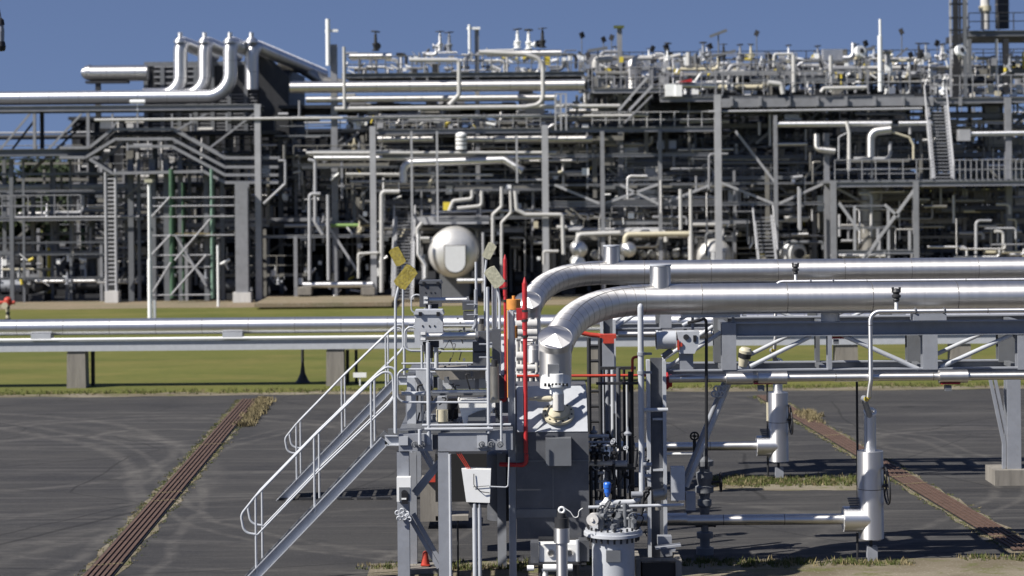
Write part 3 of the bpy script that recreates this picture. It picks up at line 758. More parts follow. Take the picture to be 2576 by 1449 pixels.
TW.append((housing(), 'grey steel housing of the far valve station, behind the near one'))
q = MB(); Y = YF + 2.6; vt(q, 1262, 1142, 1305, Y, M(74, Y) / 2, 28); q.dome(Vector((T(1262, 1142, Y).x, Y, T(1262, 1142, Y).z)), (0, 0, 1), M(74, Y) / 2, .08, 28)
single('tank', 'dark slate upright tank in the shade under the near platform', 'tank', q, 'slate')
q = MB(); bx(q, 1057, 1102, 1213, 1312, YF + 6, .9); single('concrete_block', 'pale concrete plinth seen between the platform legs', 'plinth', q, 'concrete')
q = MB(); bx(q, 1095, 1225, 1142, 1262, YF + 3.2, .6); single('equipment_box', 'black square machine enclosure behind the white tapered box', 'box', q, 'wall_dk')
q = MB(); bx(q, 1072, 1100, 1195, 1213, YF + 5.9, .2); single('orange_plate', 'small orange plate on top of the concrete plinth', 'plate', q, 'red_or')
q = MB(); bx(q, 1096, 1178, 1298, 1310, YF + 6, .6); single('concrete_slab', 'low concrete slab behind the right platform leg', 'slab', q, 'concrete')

# --- white riser, insulated big pipe, stubs
def lid(q, c, ax, r_):
    d_, x_, y_ = q.frame(ax); n_ = 36; P_ = [c + x_ * cos(2 * pi * k / n_) * r_ + y_ * sin(2 * pi * k / n_) * r_ for k in range(n_)]
    P_ = [p for p in P_]; a_, b_ = P_[0] + ax * .09, P_[n_ // 2] + ax * .09; m_ = c + ax * .09
    q.add([P_[0]] + P_[1:n_ // 2] + [P_[n_ // 2], m_], [tuple(range(n_ // 2 + 2))]); q.add([P_[n_ // 2]] + P_[n_ // 2 + 1:] + [P_[0], m_], [tuple(range(n_ // 2 + 2))])
    q.lathe(c - ax * .01, ax, [(r_ * 1.015, 0), (r_ * 1.015, .012), (r_ * .98, .014)], 36)
def bigpipe():
    Y = 35.2
    t = Thing('insulated_pipe', 'huge silver insulated pipe nearest the camera, curving down at its left end', 'pipe', T(1660, 750, Y))
    R = M(77, Y) / 2
    zc = T(1900, 751, Y).z
    P = [Vector((T(3500, 750, Y).x, Y, zc)), Vector((T(1650, 750, Y).x, Y, zc))]
    arc = []
    p0 = P[1]; e = T(1400, 872, 32.9)
    p1 = p0 + Vector((-1.15, 0, 0)); p2 = e + Vector((.22, 1.35, .42))
    for k in range(1, 15):
        f = k / 14; arc.append(p0 * (1 - f) ** 3 + p1 * 3 * f * (1 - f) ** 2 + p2 * 3 * f * f * (1 - f) + e * f ** 3)
    q = MB(); q.tube(P + arc, R, 40)
    seams(q, P, R, 1.5, 1, .012, .2); seams(q, P, R - .001, .375, 0, .022, .38)
    for k in range(0, 12):
        d_ = (arc[k + 1] - arc[k]).normalized(); q.tube([arc[k] - d_ * .004, arc[k] + d_ * .004], R + .002, 40, True, 1)
    # seam line that follows the outside of the bend
    t.part('cladding', q, ['alu', 'seam'])
    q = MB(); ln = []
    for k, a in enumerate([P[1]] + arc[:12]):
        dr = ((arc[k] - a) if k < 13 else Vector((-1, 0, 0))).normalized(); side = dr.cross(Vector((0, 0, 1))).normalized()
        if side.y > 0: side = -side
        nn = side.cross(dr).normalized(); nn = nn if nn.z > 0 else -nn
        ln.append(a + (nn * .86 + side * .51) * (R + .002))
    q.tube(ln, .004, 6); t.part('seam_line', q, 'seam')
    # mitred end lid and the riser under it
    ax = Vector((0, -.62, .785)).normalized()
    q = MB(); c = T(1397, 846, 32.75); rr = M(84, 32.8) / 2
    q.lathe(c - ax * .12, ax, [(rr, 0), (rr, .10)], 36); lid(q, c - ax * .02, ax, rr * 1.01); q.cyl(c - ax * .5, c - ax * .1, rr, 36); q.cyl(c - ax * .35 + Vector((0, .03, -.5)), c - ax * .2, rr * .97, 36); t.part('end_cap', q, 'alu')
    # upright tee stub on top
    q = MB(); a = T(1661, 720, Y); r2 = M(53, Y) / 2; q.cyl((a.x, Y, zc), (a.x, Y, T(1661, 666, Y).z), r2, 30); o = t.part('stub', q, 'alu')
    q = MB(); z = T(1661, 666, Y).z; q.lathe((a.x, Y, z - .02), (0, 0, 1), [(r2 + .012, 0), (r2 + .012, .03), (0, .035)], 30); t.part('stub_lid', q, 'grey_lt', o)
    # small vent valve in front
    return t
TW.append((bigpipe(), 'huge silver insulated pipe running behind and above the nearest one'))
def riser():
    t = Thing('white_riser', 'white painted vertical riser with bolted collar under the mitred pipe end', 'riser', T(1397, 972, 32.95)); Y = 32.95
    q = MB(); vt(q, 1397, 885, 975, Y, M(78, Y) / 2, 32); t.part('pipe', q, 'paint_lt')
    q = MB(); bx(q, 1378, 1406, 917, 948, Y - .38, .12); t.part('plate', q, 'grey_mid')
    q = MB(); vt(q, 1400, 940, 990, Y - .36, M(34, Y) / 2, 20); vt(q, 1400, 966, 972, Y - .36, M(52, Y) / 2, 24); t.part('valve_neck', q, 'white')
    q = MB()
    for i in range(7): a = T(1372 + i * 9, 972, Y - .5); q.cyl(a, a + Vector((0, 0, .05)), .02, 8)
    t.part('bolts', q, 'black')
    return t
TW.append((riser(), 'white painted riser of the far valve station, seen between red pipe and near pipe'))
q = MB(); vt(q, 1345, 878, 910, YF + 5, .19, 20); vt(q, 1345, 868, 878, YF + 5, .17, 20); q.cyl(T(1310, 858, YF + 5), T(1340, 858, YF + 5), .05, 10); single('capped_pipe', 'short silver capped pipe just right of the near red pipe', 'pipe', q, 'alu')
q = MB()
for v in (815, 836, 850, 896, 925, 945): hz(q, 1299, 1345 + (v % 7) * 2, v, YF + 6, .05 + (v % 3) * .02, 12)
for u in (1302, 1312, 1335, 1350): vt(q, u, 800, 965, YF + 6.3, .035, 10)
single('valve_manifold', 'tangle of white valve pipework right of the near red pipe', 'manifold', q, 'concrete_lt')

# --- red fire line and its flanges
Y = YF + 2.0
pipe('red fire water pipe running level behind the ladder', 'red_or', 7, Y, [(1300, 946), (1650, 944)], name='red_pipe')
pipe('short red pipe bending up from the level red pipe', 'red_or', 7, Y - .1, [(1591, 942), (1591, 900), (1608, 896)], 8, name='red_pipe')
q = MB(); a = T(1677, 958, 34.9); q.cyl(a - Vector((.06, 0, 0)), a + Vector((.02, 0, 0)), .15, 20); q.cyl(a - Vector((.02, 0, 0)), a + Vector((.09, 0, 0)), .11, 20); bx(q, 1670, 1684, 962, 976, 34.8, .1)
single('red_flange', 'bright red pipe flange at the left end of the silver pipe under the truss', 'flange', q, 'red')
q = MB(); q.tube(bend([T(1446, 834, YF + 9), T(1485, 842, YF + 9), T(1525, 846, YF + 9)], .2), .05, 10); bx(q, 1510, 1550, 842, 852, YF + 8.8, .3); bx(q, 1518, 1545, 852, 864, YF + 8.8, .3)
single('red_bracket', 'red bracket and saddle under the curve of the nearest big pipe', 'bracket', q, 'red_or')
q = MB(); bx(q, 1512, 1545, 864, 930, YF + 9.0, .2); single('post', 'short grey post under the red saddle bracket', 'post', q, 'grey')

# --- small level pipes at bottom right, with boxed tee, twin behind
def lowpipe():
    Y = 35.9
    t = Thing('low_pipe', 'silver low level pipe running right into a tall valve jacket, near row', 'pipe', T(1930, 1300, Y))
    z = T(1930, 1307, Y).z; xa, xm, xe = T(1575, 1300, Y).x, T(1727, 1300, Y).x, T(2125, 1300, Y).x
    q = MB(); q.tube([(xa, Y, z + .02), (xm, Y, z + .02)], M(32, Y) / 2, 24); q.tube([(xm, Y, z), (xe, Y, z)], M(27, Y) / 2, 24); P = [Vector((xm, Y, z)), Vector((xe, Y, z))]; seams(q, P, M(27, Y) / 2, 1.1); t.part('pipe', q, ['alu', 'seam'])
    q = MB(); xs, xv = T(2121, 1300, Y).x, T(2190, 1250, Y).x
    q.cyl((xs, Y, z), (xv, Y, z), M(64, Y) / 2, 30); t.part('level_sleeve', q, 'alu_bright')
    q = MB(); zt, zb = T(2190, 1134, Y).z, T(2190, 1353, Y).z; q.cyl((xv, Y, zb), (xv, Y, zt), M(65, Y) / 2, 30); q.tube([(xv, Y, (zt + zb) / 2 + .1), (xv, Y, (zt + zb) / 2 + .112)], M(65, Y) / 2 + .003, 30, True, 1); t.part('valve_jacket', q, ['alu_bright', 'seam'])
    q = MB(); q.cyl((xv, Y, zt), (xv, Y, T(2190, 1040, Y).z), M(30, Y) / 2, 24); t.part('neck', q, 'alu_bright')
    q = MB(); a = T(2189, 1036, Y); q.torus(a, (0, -.5, .8), M(26, Y) / 2, .03, 24, 8); t.part('ring', q, 'white')
    q = MB(); w = T(2230, 1222, Y - .1); q.wheel(w, (1, 0, .06), M(92, Y) / 2, .018, 5); q.cyl(w - Vector((.22, 0, 0)), w, .03, 10); t.part('handwheel', q, 'steel_dk')
    q = MB(); q.cyl((xv, Y, T(2190, 1378, Y).z), (xv, Y, zb), .03, 10); t.part('stem', q, 'steel_dk')
    q = MB(); bx(q, 2183, 2208, 1376, 1420, Y - .09, .18); t.part('support_post', q, 'grey')
    q = MB(); vt(q, 2157, 1340, 1412, Y, .022, 8); hz(q, 2157, 2183, 1405, Y - .02, .02, 8); t.part('drain_pipe', q, 'steel_dk')
    q = MB()
    for k in range(5): hz(q, 2132 + k * 2, 2160, 1254 + k * 6, Y - .05, .018, 8)
    t.part('tubing', q, 'slate')
    return t
TW.append((lowpipe(), 'silver low level pipe running right into a tall valve jacket, far row'))

# --- bent pipe looping over the truss into the tee
def bent():
    Y = 34.6
    t = Thing('bent_pipe', 'slim silver pipe rising over the truss and turning right along it', 'pipe', T(2190, 800, Y))
    z = T(2400, 782, Y).z; xv = T(2190, 900, Y).x
    P = bend([Vector((xv, Y + .2, T(2190, 1000, Y).z)), Vector((xv, Y, T(2190, 960, Y).z)), Vector((xv, Y, z)), Vector((T(3500, 780, Y).x, Y, z))], .17)
    q = MB(); q.tube(P, M(11.5, Y) / 2, 16); seams(q, P, M(11.5, Y) / 2, 2.2); t.part('pipe', q, ['alu_bright', 'seam'])
    q = MB(); q.tube([P[0], P[0] + Vector((0, .25, -.08))], .045, 12); t.part('yellow_band', q, 'yellow')
    q = MB(); q.tube(bend([P[0] + Vector((0, .25, -.08)), P[0] + Vector((.01, .6, -.1)), T(2190, 1052, 35.9)], .2), .055, 12); t.part('hose', q, 'grey')
    for u in (2302, 2375):
        q = MB(); a = T(u, 783, Y); q.torus(Vector((a.x, Y, z)), (1, 0, 0), M(14, Y) / 2, .016, 16, 6); t.part('clamp', q, 'slate')
    q = MB(); bx(q, 2298, 2381, 790, 806, Y - .03, .3); bx(q, 2318, 2360, 803, 809, Y - .01, .2); t.part('saddle', q, 'grey')
    q = MB(); a = T(2255, 782, Y); q.cyl((a.x, Y, z), (a.x, Y, z + .17), .03, 10); q.lathe((a.x, Y, z + .17), (0, 0, 1), [(.045, 0), (.06, .03), (.05, .06), (.08, .08), (.08, .11), (.05, .13), (.075, .17), (.05, .22), (.02, .23)], 14, 1)
    q.cyl((a.x - .06, Y, z + .33), (a.x - .06, Y, z + .42), .022, 8, 1); q.cyl((a.x + .06, Y, z + .33), (a.x + .06, Y, z + .42), .022, 8, 1); t.part('vent_valve', q, ['white', 'steel_dk'])
    return t
TW.append((bent(), 'slim silver pipe running level between the two huge pipes'))

# --- steel truss under the big pipe
def truss():
    Y = 35.32
    t = Thing('steel_truss', 'grey steel truss carrying the pipes across the right side', 'truss', T(2200, 930, Y))
    x0, x1 = T(1814, 830, Y).x, T(3500, 830, Y).x
    za, zb = T(2200, 808, Y).z, T(2200, 843, Y).z; zc, zd_ = T(2200, 926, Y).z, T(2200, 936, Y).z
    xb0 = T(1668, 930, Y).x
    for k, dy in enumerate((0, 1.4)):
        q = MB(); q.prof((x0, Y + dy, (za + zb) / 2), (x1, Y + dy, (za + zb) / 2), (0, 0, 1), .20, za - zb, 'I', .022); t.part('top_chord', q, 'grey')
        q = MB(); q.prof((xb0, Y + dy, (zc + zd_) / 2 - .04), (x1, Y + dy, (zc + zd_) / 2 - .04), (0, 0, 1), .20, .15, 'I', .02); t.part('bottom_chord', q, 'grey')
        for (u0, u1, v0, v1) in ((1814, 1851, 812, 929), (2080, 2091, 843, 928), (2318, 2356, 842, 928), (2556, 2600, 843, 928)):
            a, b = T(u0, v0, Y), T(u1, v1, Y)
            q = MB(); q.prof(((a.x + b.x) / 2, Y + dy - .01, b.z), ((a.x + b.x) / 2, Y + dy - .01, a.z), (0, 1, 0), b.x - a.x, .2, 'I', .02); t.part('post', q, 'grey' if not k else 'grey_mid')
        for (ua, va, ub, vb) in ((1669, 931, 1814, 836), (1887, 922, 2040, 846), (2125, 846, 2310, 928), (2365, 924, 2545, 842)):
            q = MB().tube([T(ua, va, Y) + Vector((0, dy, 0)), T(ub, vb, Y) + Vector((0, dy, 0))], M(11, Y) / 2, 12); t.part('diagonal', q, 'grey_lt')
    for u in (1832, 2085, 2337, 2578):
        a = T(u, 930, Y); q = MB().box(a.x - .05, a.x + .05, Y + .11, Y + 1.3, zd_ - .02, zc - .01); t.part('cross_beam', q, 'grey_mid')
        q = MB().box(a.x - .05, a.x + .05, Y + .11, Y + 1.3, zb + .02, za - .04); t.part('cross_beam', q, 'grey_mid')
    q = MB(); bx(q, 1716, 1862, 781, 799, Y - .15, .3); t.part('cover_plate', q, 'grey_lt')
    q = MB(); bx(q, 1842, 1848, 799, 812, Y, .1); bx(q, 1740, 1746, 799, 830, Y, .1); t.part('bracket', q, 'grey')
    return t
TW.append((truss(), 'grey steel truss of the far pipe row, showing behind the near truss'))
def supp():
    Y = 34.7
    t = Thing('silver_pipe', 'slim silver pipe with fat sleeves running level below the truss', 'pipe', T(2100, 950, Y)); z = T(2100, 949, Y).z
    x0, x1 = T(1683, 950, Y).x, T(3500, 950, Y).x; r_ = M(20, Y) / 2
    q = MB(); P = [Vector((x0, Y, z)), Vector((x1, Y, z))]; q.tube(P, r_, 20); seams(q, P, r_, 1.7, 1, .012, 1.2); t.part('pipe', q, ['alu', 'seam'])
    for u0, u1 in ((1826, 1893), (1906, 1979), (2362, 2433)):
        q = MB().cyl((T(u0, 949, Y).x, Y, z), (T(u1, 949, Y).x, Y, z), M(33, Y) / 2, 24); t.part('sleeve', q, 'alu')
    for u in (1921, 2392):
        q = MB(); a = T(u, 966, Y); bx(q, u - 24, u + 24, 963, 967, Y - .06, .16); t.part('red_saddle', q, 'red')
        q = MB(); bx(q, u - 14, u + 2, 970, 984, Y - .03, .1); t.part('hanger', q, 'grey_mid')
    return t
TW.append((supp(), 'slim silver pipe with fat sleeves below the far truss'))
# legs of the truss
def tleg():
    Y = 44.6
    t = Thing('truss_support', 'grey support leg with double braces on a concrete foot at the right edge', 'support', T(2545, 1210, Y))
    q = MB(); a = T(2546, 950, Y); b = T(2546, 1183, Y); q.prof((a.x, Y, b.z), (a.x, Y, a.z), (0, 1, 0), M(34, Y), .3, 'I', .03); t.part('leg', q, 'grey')
    for k in (0, 12):
        q = MB(); q.prof(T(2487 + k, 935, Y - .1), T(2525 + k, 1115, Y - .1), (0, -1, 0), .07, .06, 'B'); q.prof(T(2525 + k, 1115, Y - .1), T(2525 + k, 1182, Y - .1), (0, -1, 0), .07, .06, 'B'); t.part('brace', q, 'grey')
    q = MB(); bx(q, 2503, 2590, 1183, 1233, Y - .35, .9); t.part('concrete_foot', q, 'concrete')
    return t
tleg()
# fittings on the near row
t = Thing('motor_actuator', 'pale blue cylindrical motor with a grey gearbox left of the truss', 'actuator', T(1710, 890, 34.3)); Y = 34.5
q = MB(); hz(q, 1650, 1699, 855, Y, M(46, Y) / 2, 28); hz(q, 1650, 1655, 855, Y, M(49, Y) / 2, 28); t.part('motor', q, 'grey_lt')
q = MB(); q.prism([T(1702, 834, Y), T(1758, 832, Y), T(1758, 862, Y), T(1746, 888, Y), T(1708, 888, Y)], (0, -.12, 0), (0, .2, 0)); t.part('gearbox', q, 'grey_lt')
q = MB(); q.cyl(T(1726, 848, Y - .14), T(1726, 848, Y - .1), .05, 14); q.box(*sorted((T(1742, 840, Y).x, T(1750, 840, Y).x)), Y - .14, Y - .12, T(1746, 858, Y).z, T(1746, 842, Y).z); t.part('dial', q, 'black')
q = MB(); bx(q, 1704, 1709, 856, 880, Y - .16, .03); bx(q, 1711, 1716, 862, 872, Y - .15, .03); hz(q, 1702, 1718, 868, Y - .14, .008, 6); t.part('wiring', q, 'red_or')
q = MB(); bx(q, 1710, 1744, 888, 930, Y, .2); t.part('stand', q, 'grey')
q = MB(); q.cyl(T(1690, 880, Y), T(1666, 898, Y), .05, 12); t.part('spout', q, 'grey_mid')
q = MB(); q.tube(bend([T(1730, 812, Y), T(1760, 806, Y), T(1776, 800, Y + .1), T(1777, 830, Y + .1), T(1777, 1180, Y + .1)], .2), M(8, Y) / 2, 12); single('black_pipe', 'black bent conduit dropping in front of the truss to the valve stack', 'pipe', q, 'black')
t = Thing('camera_housing', 'tilted cream lamp head with a dark band sitting on the truss', 'lamp', T(1870, 925, 34.5)); c = T(1872, 900, 34.5); a = Vector((.18, -.1, .95)).normalized()
q = MB(); q.lathe(c - a * .15, a, [(0, 0), (.07, 0), (.10, .15)], 18); q.lathe(c + a * .08, a, [(.108, 0), (.115, .05), (.08, .1), (0, .11)], 18); t.part('body', q, 'cream')
q = MB(); q.lathe(c, a, [(.112, 0), (.112, .08)], 18); t.part('band', q, 'black'); q = MB(); bx(q, 1858, 1884, 921, 928, 34.5, .1); t.part('bracket', q, 'grey_lt')
# brace going down to the left with clamp
t = Thing('diagonal_brace', 'long diagonal tube brace dropping left from the truss to the ground', 'brace', T(1724, 1229, 34.9)); Y = 34.9
q = MB().tube([T(1835, 962, Y), T(1727, 1225, Y)], M(13, Y) / 2, 14); t.part('tube', q, 'grey_lt')
q = MB().tube([T(1822, 962, Y + .6), T(1700, 1260, Y + .6)], M(13, Y) / 2, 14); t.part('tube', q, 'grey')
q = MB()
for i in range(3):
    for j in range(2): a = T(1803 + i * 9 - j * 6, 978 + j * 13, Y - .06); q.torus(a, (.3, 1, .2), .05, .016, 12, 6)
t.part('clamp', q, 'grey_lt')
q = MB(); bx(q, 2068, 2114, 790, 806, 35.3, .3); q2 = MB(); a = T(2091, 806, 35.3); q2.cyl((a.x, 35.4, a.z - .02), (a.x, 35.4, a.z + .12), .165, 24); q2.dome((a.x, 35.4, a.z + .12), (0, 0, 1), .165, .07, 24)
single('domed_stub', 'short domed grey stub standing on the top chord of the near truss', 'stub', q2, 'concrete_lt')

# --- tall grey pipe, column and ladder group in the middle
t = Thing('grey_standpipe', 'tall pale grey pipe standing right of the ladder and bending left at its foot', 'pipe', T(1612, 1250, 34.2)); Y = 34.2
x = T(1613, 1000, Y).x; q = MB(); P = [Vector((x, Y, T(1613, 775, Y).z)), Vector((x, Y, T(1613, 1263, Y).z)), T(1497, 1266, Y)]
q.tube(bend(P, .2), M(15, Y) / 2, 18); q.dome(P[0], (0, 0, 1), M(15, Y) / 2, .08, 18); t.part('pipe', q, 'grey_lt')
for v in (890, 937):
    q = MB(); vt(q, 1613, v - 4, v + 4, Y, M(20, Y) / 2, 16); bx(q, 1606, 1640, v - 3, v + 3, Y + .06, .03); t.part('collar', q, 'grey')
q = MB(); hz(q, 1620, 1680, 1031, Y, M(10, Y) / 2, 14); t.part('side_stub', q, 'grey_lt')
t = Thing('steel_column', 'dark webbed grey column standing right of the tall pale pipe', 'column', T(1655, 1400, 34.6)); Y = 34.6
for u in (1632, 1672):
    q = MB(); a = T(u, 1150, Y); q.box(a.x - .03, a.x + .03, Y - .1, Y + .1, 0, T(u, 905, Y).z); t.part('flange', q, 'grey_lt')
q = MB(); a = T(1653, 1150, Y); q.box(a.x - .105, a.x + .105, Y - .02, Y + .02, 0, T(1653, 900, Y).z); t.part('web', q, 'slate')
for v in (1052, 1180): q = MB(); bx(q, 1642, 1668, v, v + 5, Y - .08, .06); t.part('batten', q, 'grey_lt')
TW.append((t, 'dark webbed column of the far pipe row beyond the ladder'))
t = Thing('ladder', 'dark vertical ladder between the grey housing and the vertical pipes', 'ladder', T(1500, 1250, YF + 4)); Y = YF + 5
for u in (1483, 1511): q = MB(); vt(q, u, 850, 1290, Y, .04, 8); t.part('rail', q, 'steel_dk')
q = MB()
for i in range(11): hz(q, 1483, 1511, 870 + i * 38, Y, .03, 8)
t.part('rungs', q, 'steel_dk')
for lab, mt_, d_, u, v0, v1, dy in (('blue grey vertical pipe, first right of the ladder', 'grey', 11, 1529, 925, 1200, 2.2), ('pale vertical pipe beside the blue grey one', 'grey_lt', 10, 1542, 930, 1180, 2.6), ('cream vertical pipe with rounded end between the dark ones', 'cream', 6, 1546, 1040, 1120, 2.0),
                                    ('dark blue vertical pipe in the group right of the ladder', 'slate', 11, 1557, 925, 1260, 1.8), ('thin black vertical pipe beside the dark blue one', 'black', 7, 1571, 925, 1260, 2.4), ('thick black vertical pipe left of the tall pale one', 'black', 14, 1588, 935, 1270, 1.6), ('thin pale pipe just behind the thick black one', 'grey_lt', 5, 1578, 960, 1240, 2.8)):
    pipe(lab, mt_, d_, YF + dy, [(u, v0), (u, v1)], name='vertical_pipe', group='vertical pipes right of the ladder')
q = MB(); bx(q, 1482, 1600, 1176, 1182, YF + 1.4, .1); bx(q, 1500, 1610, 962, 968, YF + 1.5, .1); bx(q, 1530, 1606, 1168, 1175, YF + 1.3, .05)
bx(q, 1510, 1600, 923, 930, YF + 2, .1); single('cross_bars', 'black cross bars tying the vertical pipes together', 'bars', q, 'steel_dk')
for i, (v, lab) in enumerate(((1097, 'upper'), (1112, 'second'), (1190, 'third'), (1212, 'lowest'))):
    pipe(lab + ' short white pipe leaving the right side of the grey housing', 'grey_lt', (9, 6, 8, 7)[i], YF + 1.3, [(1480, v), (1480 + (52, 62, 40, 36)[i], v)], name='short_pipe', group='short pipes right of the housing')
# dark gate valves with white bonnets
for i, u in enumerate((1492, 1508, 1526, 1546)):
    t = Thing('gate_valve', ('first', 'second', 'third', 'fourth')[i] + ' black gate valve of the row right of the grey housing, counted from the housing', 'valve', T(u, 1160, YF + .9), 'black gate valves right of the housing'); Y = YF + .9
    q = MB(); q.lathe(T(u, 1156, Y), (0, 0, 1), [(0, 0), (.05, 0), (.055, .05), (.04, .08), (.06, .1), (.06, .13), (.02, .15), (.02, .24)], 14); t.part('body', q, 'black')
    q = MB(); q.wheel(T(u, 1122, Y), (0, .3, 1), .06, .01, 4); t.part('handwheel', q, 'black' if i % 2 else 'white')
t = Thing('manifold', 'white valve manifold under the row of black gate valves', 'manifold', T(1515, 1150, YF + 1)); Y = YF + 1.05
q = MB(); hz(q, 1482, 1556, 1136, Y, .05, 12); hz(q, 1482, 1540, 1166, Y + .1, .04, 12); t.part('header', q, 'concrete_lt')
q = MB(); q.cyl(T(1520, 1140, Y - .1), T(1534, 1140, Y - .1), .09, 14); q.dome(T(1524, 1128, Y), (0, 0, 1), .09, .08, 14); t.part('bonnet', q, 'white')
for u in (1500, 1545, 1487): q = MB(); vt(q, u, 1170, 1330, Y + .2, .03); t.part('leg', q, 'steel_dk')
t = Thing('valve_actuator', 'bright blue valve actuator above the drum', 'actuator', T(1528, 1270, YF + .2)); Y = YF + .1
q = MB(); c = T(1528, 1250, Y); q.lathe(c, (0, 0, 1), [(.02, 0), (.045, .06), (.055, .08), (.055, .14), (.065, .16), (.065, .22), (.05, .245), (0, .25)], 18); t.part('body', q, 'blue')
q = MB(); hz(q, 1500, 1519, 1233, Y, .02, 8); t.part('cable', q, 'black')
q = MB(); q.lathe(T(1526, 1275, Y), (0, 0, 1), [(0, 0), (.10, 0), (.12, .05), (.06, .1), (.03, .16)], 18); bx(q, 1512, 1540, 1264, 1270, Y - .14, .02); t.part('flange', q, 'white')
pipe('white pipe running level from the housing under the blue actuator', 'grey_lt', 8, YF + .1, [(1480, 1276), (1720, 1270)], name='level_pipe')
# drum
t = Thing('drum', 'pale grey bolted drum at the bottom with a square plate on its side', 'drum', T(1543, 1449, 32.6)); Y = 32.9
cx = T(1543, 1400, Y).x; zt = T(1543, 1344, Y).z; q = MB(); q.cyl((cx, Y, .3), (cx, Y, zt), M(107, Y) / 2, 40); t.part('shell', q, 'grey_lt')
q = MB(); q.lathe((cx, Y, zt), (0, 0, 1), [(0, 0), (M(148, Y) / 2, 0), (M(148, Y) / 2, .05), (M(140, Y) / 2, .052), (M(140, Y) / 2, .10), (0, .11)], 44); fl = t.part('lid', q, 'grey_lt')
q = MB()
for i in range(24):
    a = 2 * pi * i / 24; p = Vector((cx + cos(a) * M(128, Y) / 2, Y + sin(a) * M(128, Y) / 2, zt)); q.cyl(p - Vector((0, 0, .09)), p + Vector((0, 0, .15)), .018, 8)
t.part('bolts', q, 'steel_dk', fl)
q = MB(); bx(q, 1525, 1561, 1385, 1414, Y - M(107, Y) / 2 - .03, .12); t.part('plate', q, 'grey_mid')
q = MB(); rr = random.Random(5)
for i in range(16):
    a = rr.uniform(0, 2 * pi); d_ = rr.uniform(.05, .38); p = Vector((cx + cos(a) * d_, Y + sin(a) * d_, zt + .1)); h_ = rr.uniform(.12, .42)
    q.cyl(p, p + Vector((0, 0, h_)), rr.uniform(.015, .05), 10); b_ = rr.uniform(0, pi)
    q.cyl(p + Vector((-cos(b_) * .1, -sin(b_) * .1, h_ * .7)), p + Vector((cos(b_) * .1, sin(b_) * .1, h_ * .7)), rr.uniform(.02, .045), 10)
    if i % 3 == 0: q.wheel(p + Vector((0, 0, h_)), (cos(b_), sin(b_), .6), .07, .012, 4)
t.part('fittings', q, 'grey_mid')
q = MB(); c = T(1490, 1308, Y - .3); q.cyl(c, c + Vector((.03, .12, 0)), .10, 18); q.cyl(c - Vector((.01, .02, 0)), c, .03, 10); t.part('gauge', q, 'concrete_lt')
q = MB(); c = T(1655, 1246, 34.0); q.cyl(c - Vector((.08, 0, 0)), c + Vector((.1, 0, .02)), .10, 18); q.dome(c + Vector((.1, 0, .02)), (1, 0, 0), .10, .06, 18); q.cyl(c, c - Vector((0, 0, .25)), .05, 12)
single('small_motor', 'round grey brown valve head beside the foot of the tall pale pipe', 'valve', q, 'alu_dull')
# vent post
t = Thing('vent_post', 'silver upright vent with a black collar and white ring at the bottom', 'vent', T(1413, 1449, 32.4)); Y = 32.4
q = MB(); vt(q, 1414, 1362, 1520, Y, M(29, Y) / 2, 24); t.part('pipe', q, 'alu'); q = MB(); vt(q, 1413, 1327, 1364, Y, M(40, Y) / 2, 24); t.part('collar', q, 'alu')
q = MB(); vt(q, 1413, 1302, 1328, Y, M(36, Y) / 2, 24); vt(q, 1413, 1290, 1302, Y, M(24, Y) / 2, 16); t.part('cap', q, 'steel_dk'); q = MB(); q.torus(T(1413, 1283, Y), (0, 1, 0), .045, .018, 18, 8); t.part('ring', q, 'white')
q = MB(); q.tube(bend([T(1420, 1278, Y), T(1435, 1288, Y), T(1445, 1303, Y), T(1455, 1300, Y), T(1456, 1285, Y), T(1466, 1278, Y)], .06), .007, 6); t.part('cable', q, 'white')
t = Thing('valve_block', 'white painted valve block with round openings at the bottom', 'valve', T(1405, 1430, 33)); Y = 33.1
q = MB(); bx(q, 1356, 1453, 1370, 1413, Y, .4); t.part('block', q, 'white')
for u in (1386, 1433):
    q = MB(); c = T(u, 1391, Y); q.lathe(c + Vector((0, .01, 0)), (0, -1, 0), [(.065, 0), (.065, .04), (.048, .04), (.048, 0)], 22); t.part('rim', q, 'concrete_lt'); q = MB(); q.cyl(c + Vector((0, .0, 0)), c - Vector((0, .012, 0)), .046, 22); t.part('opening', q, 'alu_dull')
q = MB(); bx(q, 1335, 1355, 1366, 1418, Y - .05, .3); t.part('side_block', q, 'slate'); q = MB(); bx(q, 1457, 1482, 1360, 1412, Y - .05, .3); t.part('side_block', q, 'slate'); q = MB(); vt(q, 1453, 1358, 1412, Y - .1, .03); t.part('bar', q, 'grey_lt')
q = MB(); bx(q, 1330, 1475, 1417, 1422, Y - .1, .5); t.part('base_frame', q, 'steel_dk')
for u in (1360, 1450): q = MB(); vt(q, u, 1420, 1490, Y, .04, 8); t.part('leg', q, 'steel_dk')
q = MB(); hz(q, 1326, 1343, 1429, Y - .2, M(14, Y) / 2, 16); hz(q, 1366, 1440, 1428, Y - .1, .06, 14); q.tube(bend([T(1366, 1428, Y), T(1372, 1440, Y), T(1368, 1480, Y)], .1), .05, 12); t.part('bottom_pipe', q, 'white')
q = MB(); bx(q, 1355, 1398, 1355, 1362, Y - .2, .2); single('bracket', 'black bracket with a pale rim below the grey housing', 'bracket', q, 'steel_dk')
